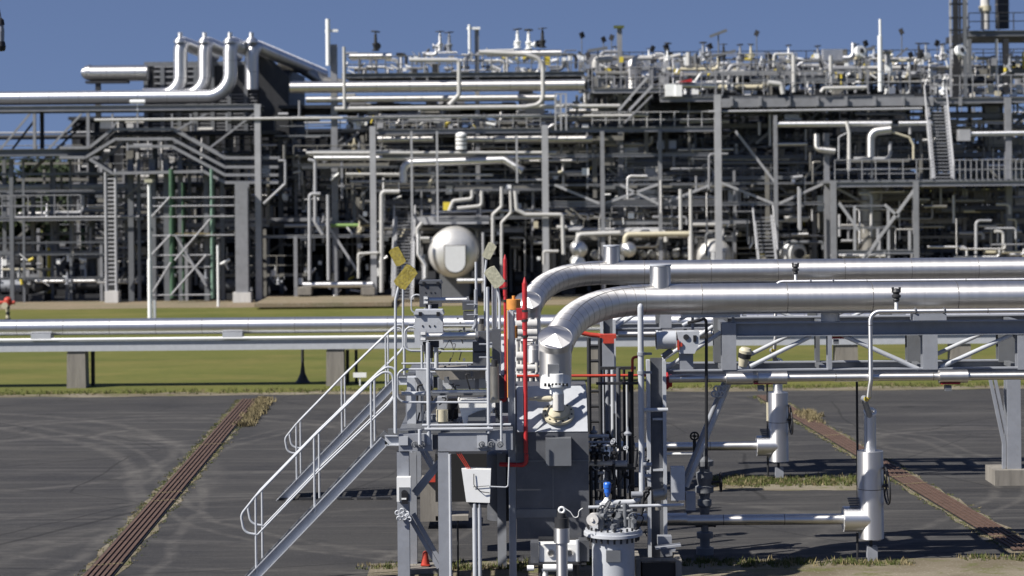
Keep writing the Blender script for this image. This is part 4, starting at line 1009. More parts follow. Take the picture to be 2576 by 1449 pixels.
# wellhead-like valve stack
t = Thing('valve_stack', 'tall black stack of flanged valves with a handwheel, right of the column', 'valve stack', Vector((T(1778, 1300, 36.2).x, 36.6, 0))); Y = 36.6; cx = t.base.x
prof = [(0, 0), (.16, 0), (.16, .12), (.09, .14), (.09, .3), (.15, .3), (.15, .4), (.07, .42), (.07, .6), (.14, .6), (.14, .68), (.08, .7), (.10, .86), (.13, .9), (.13, 1.0), (.09, 1.02), (.11, 1.12), (.17, 1.14), (.17, 1.24), (.12, 1.27), (.15, 1.4), (.15, 1.5), (.10, 1.52), (.10, 1.62), (.17, 1.63), (.17, 1.72), (.12, 1.74), (.06, 1.8), (.06, 2.0), (.03, 2.05), (0, 2.1)]
q = MB(); q.lathe((cx, Y, 0), (0, 0, 1), prof, 22); t.part('body', q, 'grey_mid')
q = MB(); w = Vector((cx + .3, Y, 1.32)); q.wheel(w, (1, 0, 0), .17, .016, 5); q.cyl(w - Vector((.2, 0, 0)), w, .025, 8); t.part('handwheel', q, 'black')
q = MB(); q.cyl((cx - .17, Y, .55), (cx + .17, Y, .55), .05, 10); q.cyl((cx + .17, Y, .55), (cx + .2, Y, .55), .06, 10, 0); t.part('side_outlet', q, 'steel_dk')
for lab, u0, u1, v0, v1 in (('tall pale grey box at the foot of the diagonal brace', 1688, 1723, 1176, 1259), ('smaller grey box right of the tall pale one', 1726, 1750, 1240, 1284)):
    q = MB(); bx(q, u0, u1, v0, v1, 34.4, .2); single('junction_box', lab, 'box', q, 'grey_lt' if u0 < 1700 else 'grey', 'grey boxes by the diagonal brace')
pipe('white level pipe with a yellow mark crossing behind the diagonal brace', 'white', 7, 36.2, [(1675, 1142), (1745, 1142)], name='level_pipe')
q = MB(); q.wheel(T(1747, 1097, 35.4), (0, 1, .2), .07, .016, 4); vt(q, 1747, 1105, 1140, 35.5, .03, 8); single('small_valve', 'small black handwheel left of the far low pipe', 'handwheel', q, 'black')
for lab, u, v0, v1, Yy in (('thin black striped pole left of the near valve jacket', 2157, 960, 1300, 36.1), ('thin black pole left of the far valve jacket', 1931, 965, 1200, 45.6)):
    q = MB(); x = T(u, (v0 + v1) / 2, Yy).x; z0_, z1_ = T(u, v1, Yy).z, T(u, v0, Yy).z; n_ = 5
    for i in range(n_): q.tube([(x, Yy, z0_ + (z1_ - z0_) * i / n_), (x, Yy, z0_ + (z1_ - z0_) * (i + 1) / n_)], .022, 8, True, i % 2)
    single('marker_pole', lab, 'pole', q, ['black', 'black' if u > 2000 else 'cream'])
q = MB(); bx(q, 1655, 1690, 1350, 1372, 34.0, .2); q.prof(T(1648, 1378, 33.8), T(1712, 1370, 33.8), (0, 0, 1), .2, .03, 'B'); q.prism([T(1660, 1382, 34), T(1700, 1382, 34), T(1696, 1405, 34), T(1672, 1405, 34)], (0, 0, 0), (0, .15, 0)); single('bracket', 'angular grey bracket on the foot of the column', 'bracket', q, 'grey')
q = MB(); bx(q, 1600, 1612, 1408, 1470, 33.3, .8); bx(q, 1612, 1700, 1406, 1412, 33.3, .1); bx(q, 1700, 1715, 1408, 1470, 33.3, .8); single('sump', 'concrete edged pit at the foot of the column', 'pit', q, 'concrete')
q = MB(); bx(q, 1616, 1698, 1416, 1470, 33.4, .5); single('pit_grating', 'black grating inside the concrete edged pit', 'grating', q, 'black')

# --- things hung on the platform legs
t = Thing('gauge_box', 'white topped box with a dark gauge on the left platform leg', 'box', T(1015, 1263, YF - .2)); Y = YF - .17
q = MB(); bx(q, 998, 1033, 1201, 1262, Y, .2); t.part('body', q, 'white'); q = MB(); bx(q, 1004, 1031, 1226, 1260, Y - .015, .012); t.part('window', q, 'grey_mid'); q = MB(); q.cyl(T(1017, 1240, Y - .03), T(1017, 1240, Y - .01), .05, 16); bx(q, 1010, 1026, 1240, 1268, Y - .04, .02); t.part('gauge', q, 'black'); q = MB(); bx(q, 1010, 1022, 1253, 1257, Y - .05, .01); t.part('readout', q, 'white')
q = MB()
for i, (u, v) in enumerate(((1000, 1290), (1012, 1284), (1024, 1292), (1004, 1304), (1018, 1302), (1030, 1306), (1010, 1296), (1026, 1298))): q.torus(T(u, v, YF - .1), (.2 * (i % 3), 1, .3 * (i % 2)), .035, .014, 12, 6)
single('pipe_clamps', 'cluster of grey scaffold clamps around the left platform leg', 'clamps', q, 'grey_lt')
t = Thing('tapered_box', 'white tapered cable box with a black wire, hung under the near platform', 'box', T(1198, 1266, YF)); Y = YF - .05
q = MB(); q.prism([T(1161, 1180, Y), T(1235, 1182, Y), T(1232, 1265, Y), T(1173, 1263, Y)], (0, 0, 0), (0, .28, 0)); t.part('body', q, 'white'); q = MB(); q.prism([T(1178, 1266, Y), T(1228, 1266, Y), T(1224, 1278, Y), T(1186, 1276, Y)], (0, .02, 0), (0, .25, 0)); t.part('underside', q, 'steel_dk')
q = MB(); q.tube(bend([T(1192, 1192, Y - .02), T(1192, 1222, Y - .03), T(1210, 1237, Y - .04), T(1232, 1240, Y - .02)], .08), .007, 6); q.tube([T(1190, 1225, Y - .02), T(1232, 1222, Y - .02)], .005, 6); t.part('wire', q, 'black')
q = MB(); q.tube(bend([T(1231, 1224, Y), T(1278, 1226, Y), T(1281, 1150, Y)], .05), .012, 8); t.part('conduit', q, 'grey_lt')
q = MB()
for k in range(3): q.tube([T(1148 + k * 5, 1138, YF), T(1176 + k * 4, 1180, YF)], .008, 6)
single('red_cables', 'thin red cables running down into the white tapered box', 'cables', q, 'red_or')
for i, (u, w) in enumerate(((1195, 12), (1207, 10))):
    pipe(('left', 'right')[i] + ' one of two grey conduits rising into the white tapered box', 'grey_lt', w, YF - .0, [(u, 1266), (u, 1490)], name='conduit', group='conduits under the white tapered box')
pipe('slim grey conduit running down beside the right platform leg', 'grey_lt', 7, YF - .02, [(1133, 1142), (1133, 1475)], name='conduit')
pipe('thin black pipe hanging behind the right platform leg', 'steel_dk', 5, YF + 1, [(1152, 1310), (1152, 1450)], name='conduit')
t = Thing('traffic_cone', 'small red cone on a concrete ledge between the platform legs', 'cone', T(1070, 1420, 35.3)); Y = 35.3; c = T(1070, 1419, Y)
q = MB(); q.lathe(c, (0, 0, 1), [(.075, 0), (.07, .03), (.045, .2), (.02, .23), (0, .235)], 14); t.part('body', q, 'red_or'); q = MB(); q.box(c.x - .08, c.x + .08, Y - .08, Y + .08, c.z - .02, c.z); t.part('base', q, 'red_or')
q = MB(); a = T(1065, 1421, 35.0); q.box(a.x - .3, a.x + .3, 35.0, 35.7, 0, T(1065, 1421, 35.3).z - .02); single('concrete_ledge', 'low concrete ledge under the small red cone', 'ledge', q, 'concrete')

# instrument tubing and small fittings on the platform
rp = random.Random(9)
t = Thing('instrument_tubing', 'black tubing and small fittings tangled behind the near guard rail', 'tubing', T(1100, 1060, YF + .6)); q = MB()
for i in range(26):
    u, v = rp.uniform(1050, 1265), rp.uniform(940, 1065); y = YF + rp.uniform(.4, 1.6); q.tube(bend([T(u, v, y), T(u + rp.uniform(-16, 16), v + rp.uniform(-3, 3), y), T(u + rp.uniform(-16, 16), v + rp.uniform(15, 45), y)], .05), rp.choice((.008, .014, .02)), 6)
t.part('tubes', q, 'black')['kind'] = 'stuff'; q = MB()
for i in range(22):
    u, v = rp.uniform(1050, 1270), rp.choice((rp.uniform(1050, 1066), rp.uniform(905, 1000))); y = YF + rp.uniform(.3, 1.5); a = T(u, v, y); s_ = rp.uniform(.015, .05)
    if i % 2: q.box(a.x - s_, a.x + s_, y, y + s_, a.z - s_, a.z + s_ * 1.6)
    else: q.cyl(a, a + Vector((0, 0, s_ * 3)), s_ * .7, 10)
t.part('fittings', q, 'grey_mid')['kind'] = 'stuff'
TW.append((t, 'black tubing and small fittings on the far platform'))
t = Thing('instrument_tubing', 'small valves and black hoses crowded at the foot of the tall pale pipe', 'tubing', T(1560, 1300, YF + .8)); q = MB()
for i in range(44):
    u, v = rp.uniform(1486, 1640), rp.uniform(1085, 1345); y = YF + rp.uniform(.7, 2.4); q.tube(bend([T(u, v, y), T(u + rp.uniform(-26, 26), v + rp.uniform(-3, 3), y), T(u + rp.uniform(-20, 20), v + rp.uniform(15, 60), y)], .05), rp.choice((.01, .018, .03)), 7)
t.part('tubes', q, 'steel_dk')['kind'] = 'stuff'; q = MB()
for i in range(30):
    u, v = rp.uniform(1486, 1640), rp.uniform(1090, 1350); y = YF + rp.uniform(.6, 2.0); a = T(u, v, y); s_ = rp.uniform(.025, .07)
    if i % 3 == 0: q.wheel(a, (rp.uniform(-1, 1), -.6, .6), s_ * 1.3, .01, 4)
    elif i % 3 == 1: q.cyl(a, a + Vector((s_ * 3, 0, 0)), s_ * .8, 12)
    else: q.lathe(a, (0, 0, 1), [(0, 0), (s_, 0), (s_ * 1.2, s_ * .6), (s_ * .5, s_ * 1.2), (s_ * .3, s_ * 2.4), (0, s_ * 2.5)], 12)
t.part('fittings', q, 'grey')['kind'] = 'stuff'
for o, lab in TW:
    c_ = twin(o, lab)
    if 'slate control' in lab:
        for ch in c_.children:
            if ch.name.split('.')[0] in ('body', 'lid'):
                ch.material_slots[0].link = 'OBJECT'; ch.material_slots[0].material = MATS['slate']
# ------------------------------------------------------------------ the plant behind
YB = 113.0
def V3(u, v, Y): return T(u, v, Y)
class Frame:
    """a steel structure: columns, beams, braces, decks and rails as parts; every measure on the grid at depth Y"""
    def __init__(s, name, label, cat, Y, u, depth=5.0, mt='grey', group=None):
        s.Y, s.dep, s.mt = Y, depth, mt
        s.t = Thing(name, label, cat, Vector((T(u, 600, Y).x, Y, 0)), group)
    def col(s, u, v0, v1=None, w=14, Y=None, mt=None, nm='column', base=False, rear=False):
        Y = Y or s.Y; x = T(u, (v0 + (v1 or 750)) / 2, Y).x; z1 = T(u, v0, Y).z; z0_ = 0 if v1 is None else T(u, v1, Y).z
        q = MB(); q.prof((x, Y, z0_), (x, Y, z1), (0, 1, 0), M(w, Y), M(w, Y) * .9, 'I', .035); s.t.part(nm, q, mt or s.mt)
        if rear:
            q = MB(); q.prof((x, Y + s.dep, z0_), (x, Y + s.dep, z1), (0, 1, 0), M(w, Y) * .8, M(w, Y) * .8, 'I', .03); s.t.part(nm, q, mt or s.mt)
    def beam(s, u0, u1, v, h=8, Y=None, mt=None, nm='beam', rear=False, kind='I'):
        Y = Y or s.Y; z = T((u0 + u1) / 2, v, Y).z; a, b = T(u0, v, Y).x, T(u1, v, Y).x
        for dy in ((0, s.dep) if rear else (0,)):
            q = MB(); q.prof((a, Y + dy - .02, z), (b, Y + dy - .02, z), (0, 0, 1), M(h, Y) * .75, M(h, Y), kind, .03 if kind == 'I' else None); s.t.part(nm, q, mt or s.mt)
    def brace(s, u0, v0, u1, v1, w=6, Y=None, mt=None, nm='brace'):
        Y = Y or s.Y; q = MB(); q.prof(T(u0, v0, Y) + Vector((0, -.05, 0)), T(u1, v1, Y) + Vector((0, -.05, 0)), (0, -1, 0), M(w, Y), M(w, Y) * .6, 'B'); s.t.part(nm, q, mt or s.mt)
    def deck(s, u0, u1, v, dep=None, Y=None, mt='grey_mid', th=.12):  # also lays dark floors added to shade the rack interiors
        Y = Y or s.Y; z = T((u0 + u1) / 2, v, Y).z; q = MB().box(T(u0, v, Y).x, T(u1, v, Y).x, Y + .05, Y + (dep or s.dep), z - th, z); s.t.part('deck', q, mt)
    def rail(s, u0, u1, vd, vt_, Y=None, mt='grey', step=34):
        Y = Y or s.Y; um = (u0 + u1) / 2; zd_, zt_ = T(um, vd, Y).z, T(um, vt_, Y).z; a, b = T(u0, vd, Y).x, T(u1, vd, Y).x
        q = MB(); n = max(2, round((u1 - u0) / step))
        for i in range(n + 1): x = a + (b - a) * i / n; q.tube([(x, Y - .08, zd_), (x, Y - .08, zt_)], .032, 6)
        for f in (1, .52): q.tube([(a, Y - .08, zd_ + (zt_ - zd_) * f), (b, Y - .08, zd_ + (zt_ - zd_) * f)], .03, 6)
        s.t.part('railing', q, mt)

# dark hall boxes added behind the racks so the gaps read as deep shade
def backdrop(label, u0, u1, v0, Y, dep, mt='wall_dk', name='dark_backdrop', ribs=22):
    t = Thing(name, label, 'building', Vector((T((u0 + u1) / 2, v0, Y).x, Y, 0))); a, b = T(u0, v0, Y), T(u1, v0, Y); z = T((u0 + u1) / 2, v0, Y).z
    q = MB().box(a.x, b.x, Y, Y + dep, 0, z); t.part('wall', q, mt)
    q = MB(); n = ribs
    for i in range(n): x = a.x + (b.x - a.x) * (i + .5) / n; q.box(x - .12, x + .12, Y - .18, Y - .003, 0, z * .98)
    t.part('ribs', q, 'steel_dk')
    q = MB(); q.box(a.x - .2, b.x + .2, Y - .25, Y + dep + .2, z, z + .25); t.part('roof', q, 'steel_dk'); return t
backdrop('added dark hall closing the view behind the middle of the plant', 700, 1480, 330, 146, 12)
backdrop('taller added dark hall behind the right half of the plant', 1480, 2290, 235, 148, 14)
backdrop('low dark block added behind the lattice bridge on the left', 180, 690, 300, 149, 10, ribs=14)
# white building seen through the frames at lower right
t = Thing('white_building', 'white two storey building glimpsed through the dark frames at the right', 'building', Vector((T(2430, 600, 140).x, 140, 0))); Y = 140
a, b = T(2255, 530, Y), T(2700, 530, Y); q = MB().box(a.x, b.x, Y, Y + 6, 0, a.z); t.part('wall', q, 'white')
for v0, v1 in ((548, 556), (622, 640)):
    q = MB(); q.box(a.x, b.x, Y - .04, Y - .002, T(2400, v1, Y).z, T(2400, v0, Y).z); t.part('window_band', q, 'slate')
q = MB(); q.box(a.x - .3, b.x, Y - .3, Y + 6.3, a.z, a.z + .3); t.part('roof', q, 'grey_lt')
# dark frames behind at right
f = Frame('rack_structure', 'black open steel frame in front of the white building at the right edge', 'steel frame', 128, 2430, 6, 'steel_dk')
for u in (2266, 2286, 2332, 2352, 2378, 2400, 2440, 2466, 2500, 2545, 2570): f.col(u, 300, None, 9 if u % 4 else 16)
for v in (330, 372, 410, 470, 490, 508, 530, 592, 612, 640, 676): f.beam(2255, 2640, v, 11 if v % 4 else 7, rear=v in (330, 410, 490, 592))
for v in (490, 592): f.deck(2255, 2640, v, 14, th=.2, mt='steel_dk')
for i, (u0, v0, u1, v1) in enumerate(((2268, 330, 2330, 410), (2400, 410, 2462, 330), (2290, 640, 2340, 592), (2470, 640, 2540, 592))): f.brace(u0, v0, u1, v1, 6)
# trees behind the left side
def tree(label, u, vtop, Y, w, seed, mt):
    rr = random.Random(seed); a = T(u, vtop, Y); t = Thing('tree', label, 'tree', (a.x, Y, 0), 'dark trees behind the left racks'); h = a.z
    q = MB().tube([(a.x, Y, 0), (a.x + .1, Y, h * .5), (a.x, Y, h * .85)], .28, 8, True, 0, .06)
    for i in range(7):
        z = h * rr.uniform(.25, .75); an = rr.uniform(0, 2 * pi); q.tube([(a.x, Y, z), (a.x + cos(an) * w * .4, Y + sin(an) * w * .4, z + w * .25)], .08, 5, True, 0, .02)
    t.part('trunk', q, 'bark'); q = MB()
    cl = [(rr.gauss(0, w * .27), rr.gauss(0, w * .27), h * rr.uniform(.22, .97), rr.uniform(.5, 1.1) * w * .2) for _ in range(34)]
    for i in range(2200):
        c = rr.choice(cl); v_ = Vector((rr.gauss(0, 1), rr.gauss(0, 1), rr.gauss(0, 1))).normalized() * c[3] * rr.uniform(.6, 1.05)
        p = Vector((a.x + c[0], Y + c[1], c[2])) + v_; s1 = Vector((rr.gauss(0, 1), rr.gauss(0, 1), rr.gauss(0, 1))).normalized() * .22; s2 = s1.cross(Vector((rr.gauss(0, 1), rr.gauss(0, 1), rr.gauss(0, 1)))).normalized() * .16
        q.add([p - s1, p + s2, p + s1, p - s2], [(0, 1, 2, 3)], 0)
    t.part('crown', q, mt)
for i, (u, v) in enumerate(((-20, 402), (45, 398), (110, 404), (165, 396), (225, 402), (285, 398), (340, 404), (-80, 404))):
    tree(('First', 'Second', 'Third', 'Fourth', 'Fifth', 'Sixth', 'Seventh', 'Cropped')[i].lower() + ' dark leafy tree from the left seen through the lower left pipe rack', u, v, 152 + (i % 3) * 3, 4.2, 40 + i, 'leaf' if i % 2 else 'leaf2')

# ---- four tall silver risers, cooler casing
t = Thing('cooler_casing', 'big dark louvred steel casing behind the four silver risers', 'casing', Vector((T(540, 300, 119).x, 119, 0))); Y = 119.0
a, b = T(367, 152, Y), T(728, 262, Y); q = MB().box(a.x, b.x - 1.6, Y, Y + 9, T(500, 330, Y).z, a.z - .35); q.box(b.x - 1.55, b.x, Y + .1, Y + 9, T(500, 345, Y).z, T(690, 175, Y).z)
t.part('walls', q, 'steel_dk')
q = MB(); q.box(a.x - .1, b.x - 1.4, Y - .1, Y + 9.1, a.z - .35, a.z - .1); t.part('top_frame', q, 'grey_mid')
for i in range(9): x = a.x + (b.x - a.x) * i / 8.6; q = MB().box(x - .12, x + .12, Y - .16, Y - .003, T(500, 330, Y).z, a.z - .4); t.part('stiffener', q, 'grey_mid')
q = MB()
for i in range(12):
    z = T(500, 240 + i * 8, Y).z; q.box(a.x + .4, b.x - 1.9, Y - .10, Y - .003, z, z + .06)
for z_ in (170, 182, 196, 212): q.box(a.x + .5, a.x + 4, Y - .1, Y - .003, T(400, z_, Y).z, T(400, z_ - 4, Y).z)
t.part('louvres', q, 'grey')
z0_ = T(500, 330, Y).z
for fx in (.05, .45, .93):
    for dy in (.3, 8): q = MB(); x = a.x + (b.x - a.x) * fx; q.box(x - .15, x + .15, Y + dy, Y + dy + .3, 0, z0_); t.part('leg', q, 'grey_mid')
q = MB(); q.prism([T(652, 122, 118), T(727, 192, 118), T(727, 345, 118), T(652, 345, 118)], (0, 0, 0), (0, .8, 0)); t.part('side_wall', q, 'steel_dk')
Yr = 115.0
for i, (u, v1, lab) in enumerate(((454, 225, 'first'), (515, 225, 'second'), (579, 0, 'third'), (633, 240, 'fourth'))):
    t = Thing('silver_riser', ('first', 'second', 'third', 'fourth')[i] + ' from the left of four fat silver risers topped with a nipple', 'riser', Vector((T(u, 200, Yr).x, Yr, T(u, 250, Yr).z)), 'fat silver risers')
    r_ = M(35, Yr) / 2; Yq = Yr + (0 if i == 2 else 1.4); x = T(u, 150, Yq).x
    if i == 2:
        zc = T(300, 245, Yq).z; P = [Vector((T(-140, 245, Yq).x, Yq, zc)), Vector((x, Yq, zc)), Vector((x, Yq, T(u, 106, Yq).z)), Vector((x + 1.2, Yq + 5, T(u, 128, Yq).z))]
    elif i < 2:
        zc = T(u, 238, Yq).z; P = [Vector((x - 2.2, Yq, zc)), Vector((x, Yq, zc)), Vector((x, Yq, T(u, 106, Yq).z)), Vector((x + 1.2, Yq + 5, T(u, 128, Yq).z))]
    else:
        zc = T(u, 225, Yq).z; P = [Vector((x, Yq, zc)), Vector((x, Yq, T(u, 112, Yq).z)), Vector((x + 3.6, Yq + 6, T(u, 190, Yq + 6).z))]
    Q = bend(P, [0, r_ * 3.2, r_ * 1.5, 0] if len(P) > 3 else r_ * 1.6, 8); q = MB().tube(Q, r_, 26); seams(q, Q, r_, 1.7, 1, .02); t.part('pipe', q, ['alu_bright', 'seam'])
    q = MB(); q.dome((x, Yq, T(u, 108, Yq).z), (0, 0, 1), r_ * .99, r_ * .85, 22); q.cyl((x, Yq, T(u, 100, Yq).z), (x, Yq, T(u, 82, Yq).z), M(12, Yq) / 2, 12); t.part('nipple', q, 'alu_bright')
pipe('short fat silver header with rounded end above the long header at the left', 'alu', 40, 118, [(228, 184), (372, 184)], step=1.7, name='header_pipe')
q = MB().dome(T(228, 183, 118), (-1, 0, 0), M(40, 118) / 2, M(24, 118), 22); single('pipe_end', 'rounded end of the short fat header at the left', 'pipe end', q, 'alu')
q = MB(); bx(q, 214, 320, 203, 209, 117.6, .8); bx(q, 240, 252, 209, 300, 117.7, .3); single('pipe_support', 'dark saddle and post under the short fat header', 'support', q, 'steel_dk')
pipe('silver duct bending down behind the dark casing to the right', 'alu_dull', 28, 121, [(700, 160), (760, 172), (812, 206), (860, 212)], 20, name='duct')
pipe('long fat silver pipe running level high across the middle', 'alu', 29, 113.6, [(730, 217), (1470, 217)], step=1.9, name='header_pipe')
pipe('shaded silver pipe right below the long fat one', 'alu', 17, 114.5, [(770, 248), (1400, 248)], step=2.2, name='header_pipe')
pipe('fat silver pipe at left of the mast, upper stub', 'alu_dull', 26, 118.5, [(735, 214), (845, 222)], name='header_pipe')

# ---- left lattice bridge
f = Frame('lattice_bridge', 'dark lattice pipe bridge coming in from the left edge', 'bridge', 113, 300, 3.5, 'grey')
f.beam(-140, 645, 272, 14, rear=True); f.beam(-140, 225, 384, 18, rear=True, mt='grey_mid'); f.beam(-140, 225, 400, 4)
for u, w in ((-80, 6), (87, 7), (222, 8)): f.col(u, 279, 380, w)
for u, w in ((106, 9), (-40, 8)): f.col(u, 279, 380, w, Y=116.5, mt='steel_dk')
for a in ((0, 378, 76, 286), (120, 378, 206, 286), (240, 378, 300, 300), (-150, 378, -70, 286), (440, 330, 520, 286), (520, 378, 640, 286)): f.brace(*a, 5)
for a in ((30, 378, 90, 300), (140, 378, 222, 300), (160, 340, 230, 300)): f.brace(*a, 5, Y=116.4, mt='steel_dk')
f.deck(-140, 645, 266, 3.5, th=.15, mt='steel_dk'); f.deck(-140, 225, 378, 3.5, th=.2, mt='steel_dk')
f.deck(225, 700, 330, 5, Y=114.5, th=.2, mt='steel_dk')
for u in (283, 346, 433, 480, 570): f.col(u, 286, 330, 5, mt='grey')
# stepped cable trays
trays = [[(150, 372), (225, 371), (283, 325), (435, 325), (565, 397), (700, 397)], [(150, 396), (215, 396), (290, 350), (433, 349), (566, 420), (700, 420)],
         [(318, 368), (432, 368), (566, 440), (700, 440)], [(225, 400), (283, 436), (512, 431), (566, 459), (700, 459)]]
for i, tr in enumerate(trays):
    t = Thing('cable_tray', ('topmost', 'second from top', 'short third', 'lowest')[i] + ' of four stepped grey cable trays at the left', 'cable tray', T(*tr[0], 112.3), 'stepped cable trays'); P = [T(u, v, 112.3) for u, v in tr]
    for nm, dz in (('side_rail', 0), ('side_rail', 0)):
        q = MB(); dy = Vector((0, 0 if nm and not t.e.children else .9, 0))
        for a, b in zip(P[:-1], P[1:]): q.prof(a + dy, b + dy, (0, 0, 1), .05, .16, 'B')
        t.part(nm, q, 'grey')
    q = MB()
    for a, b in zip(P[:-1], P[1:]):
        q.prof(a + Vector((0, .45, -.04)), b + Vector((0, .45, -.04)), (0, 0, 1), .75, .05, 'B')
    t.part('cables', q, 'steel_dk')
pipe('long thin white pipe running level over the stepped trays to the middle stair', 'white', 7, 112, [(238, 302), (1632, 290)], name='thin_pipe')
q = MB(); hz(q, 327, 365, 256, 113, .12); vt(q, 346, 256, 300, 113, .05); single('pipe_stub', 'short white pipe with a stem under the long silver header', 'pipe', q, 'white')
# ---- left rack
f = Frame('pipe_rack', 'lower left pipe rack of dark columns and level pipes', 'pipe rack', 113.5, 180, 7, 'grey_mid')
for u, w in ((12, 9), (30, 10), (60, 6), (131, 7), (178, 6), (232, 14), (330, 14), (350, 8), (385, 16), (420, 14), (455, 12), (478, 8), (520, 12), (560, 10)): f.col(u, 400, None, w, Y=113.5 + (u * 7 % 5))
for v, h in ((551, 8), (437, 6), (480, 5), (610, 4), (640, 4), (700, 6)): f.beam(-60, 362, v, h, mt='grey' if v in (551, 480) else 'grey_mid')
f.deck(-60, 362, 546, 7, th=.15, mt='steel_dk'); f.rail(-60, 205, 546, 492)
for v in (460, 500, 590, 660): f.beam(370, 640, v, 6, Y=118)
f.deck(370, 660, 462, 12, Y=115, th=.2, mt='steel_dk')
for lab, mt_, d_, Y_, pts in (('bright white pipe running level in the lower left rack', 'white', 14, 116, [(-60, 470), (352, 470)]), ('white pipe with a slanted end above the lower left walkway', 'white', 13, 115, [(190, 540), (216, 528), (352, 528)]),
        ('thin pale pipe along the edge of the lower left walkway', 'grey_lt', 5, 113, [(38, 546), (350, 546)]), ('grey pipe under the lattice bridge behind the rack', 'grey_lt', 5, 119, [(-60, 334), (235, 334)]),
        ('dark pipe under the lattice bridge behind the rack', 'steel_dk', 12, 120, [(-60, 345), (235, 345)]), ('ground level pale header at the lower left', 'alu_bright', 9, 114, [(90, 708), (350, 706)]),
        ('short pale header near the ladder foot', 'white', 10, 113.6, [(245, 709), (355, 709)]), ('grey pipe below the white pipe in the lower left rack', 'grey', 6, 117, [(-60, 488), (352, 488)]),
        ('shaded grey pipe right of the lamp post', 'grey_lt', 9, 117, [(392, 545), (430, 545)]), ('pale green pipe behind the scaffold', 'green_lt', 11, 118, [(440, 546), (620, 546)]), ('pale pipe low behind the scaffold', 'grey_lt', 8, 118, [(392, 700), (590, 692)]),
        ('level grey pipe across the lower scaffold', 'grey', 6, 117, [(380, 744), (560, 744)])):
    pipe(lab, mt_, d_, Y_, pts, name='level_pipe', group='level pipes at the left')
t = Thing('caged_ladder', 'grey caged ladder on a pale concrete foot in the lower left rack', 'ladder', Vector((T(279, 700, 112.5).x, 112.5, 0))); Y = 112.5
for u in (267, 292): q = MB(); vt(q, u, 425, 735, Y, .09, 8); t.part('rail', q, 'grey_lt')
q = MB()
for i in range(27): hz(q, 267, 292, 440 + i * 10.6, Y, .05, 6)
t.part('rungs', q, 'grey_lt'); q = MB(); bx(q, 263, 297, 733, 763, Y - .3, .8); t.part('foot', q, 'concrete_lt')
q = MB(); bx(q, 271, 289, 430, 735, Y + .5, .2); t.part('back_plate', q, 'steel_dk')
# scaffold
t = Thing('scaffold', 'green and grey tube scaffold right of the tall white lamp post', 'scaffold', Vector((T(470, 700, 112).x, 112, 0))); Y = 112.0
for u, w, m_ in ((432, .14, 'green'), (533, .09, 'green_lt'), (460, .05, 'green')):
    for dy in (0, 2.2): q = MB(); vt(q, u + dy * 2, 425 if w > .06 else 460, 750, Y + dy, w, 8); t.part('standard', q, m_)
q = MB()
for v in (497, 518, 545, 592, 642, 672, 742): hz(q, 384, 590 if v < 600 else 530, v, Y - .1, .045, 6)
t.part('ledgers', q, 'grey_lt')
for a in ((382, 545, 428, 495), (432, 740, 520, 640), (382, 640, 430, 590), (440, 655, 530, 550), (440, 590, 520, 720), (384, 735, 430, 660), (460, 640, 515, 700)):
    q = MB().tube([T(a[0], a[1], Y - .2), T(a[2], a[3], Y - .2)], .055, 6); t.part('diagonal', q, 'grey_lt')
q = MB(); bx(q, 436, 530, 588, 592, Y + .2, 2); t.part('planks', q, 'tuft_dry')
# big columns
def bigcol(label, u, v0, w, Y, mt='grey', v1=None, foot=None):
    t = Thing('steel_column', label, 'column', Vector((T(u, 500, Y).x, Y, 0)), 'tall plant columns'); x = t.base.x; z1 = T(u, v0, Y).z
    q = MB(); q.prof((x, Y, 0 if v1 is None else T(u, v1, Y).z), (x, Y, z1), (0, 1, 0), M(w, Y), M(w, Y), 'I', .05); t.part('shaft', q, mt)
    q = MB(); q.box(x - M(w, Y) * .7, x + M(w, Y) * .7, Y - M(w, Y) * .7, Y + M(w, Y) * .7, 0, .55 if foot else .12) if v1 is None else q.box(x - M(w, Y) * .6, x + M(w, Y) * .6, Y - .3, Y + .3, T(u, v1, Y).z - .1, T(u, v1, Y).z); t.part('foot', q, 'concrete_lt' if foot else 'grey_mid')
    return t
bigcol('broad slate column with a pale foot right of the scaffold', 609, 458, 32, 111.8, 'grey', None, True)
bigcol('slim tall column beside the broad slate one', 650, 262, 15, 112.2, 'grey_lt')
t = bigcol('tall mast column with a white rod left of the middle', 843, 112, 16, 114.5, 'grey')
q = MB(); Y = 114.2; vt(q, 825, 48, 165, Y, .13, 10); bx(q, 818, 850, 74, 80, Y, .2); t.part('rod', q, 'white')
t = bigcol('second tall mast column with a thin white rod', 1203, 72, 11, 114.5, 'grey')
q = MB(); vt(q, 1181, 62, 150, Y, .08, 10); bx(q, 1174, 1208, 68, 74, Y, .2); t.part('rod', q, 'white')
t = bigcol('third tall mast column with an arm at its top', 1562, 68, 12, 114.5, 'grey')
q = MB(); bx(q, 1544, 1570, 64, 71, Y, .2); t.part('arm', q, 'tuft')
bigcol('tall pale column left of the round vessel head', 939, 318, 15, 111.6, 'grey_lt')
bigcol('tall pale column above the far red pipe', 1372, 315, 16, 111.6, 'grey_lt')
bigcol('tall pale column right of the middle stair', 1807, 238, 16, 111.6, 'grey_lt')
bigcol('pale column in the right half behind the fat level pipe', 1952, 290, 9, 111.8, 'grey')
bigcol('grey column right of the pair of spheres, far right frame', 2080, 335, 13, 112.5, 'grey')
bigcol('grey column rising to the upper deck near the right edge', 2537, 245, 15, 112, 'grey')
bigcol('slim grey column left of the third mast', 1516, 330, 10, 112.4, 'grey')
bigcol('slim grey column right of the big shaded tank', 1661, 330, 9, 112.4, 'grey')

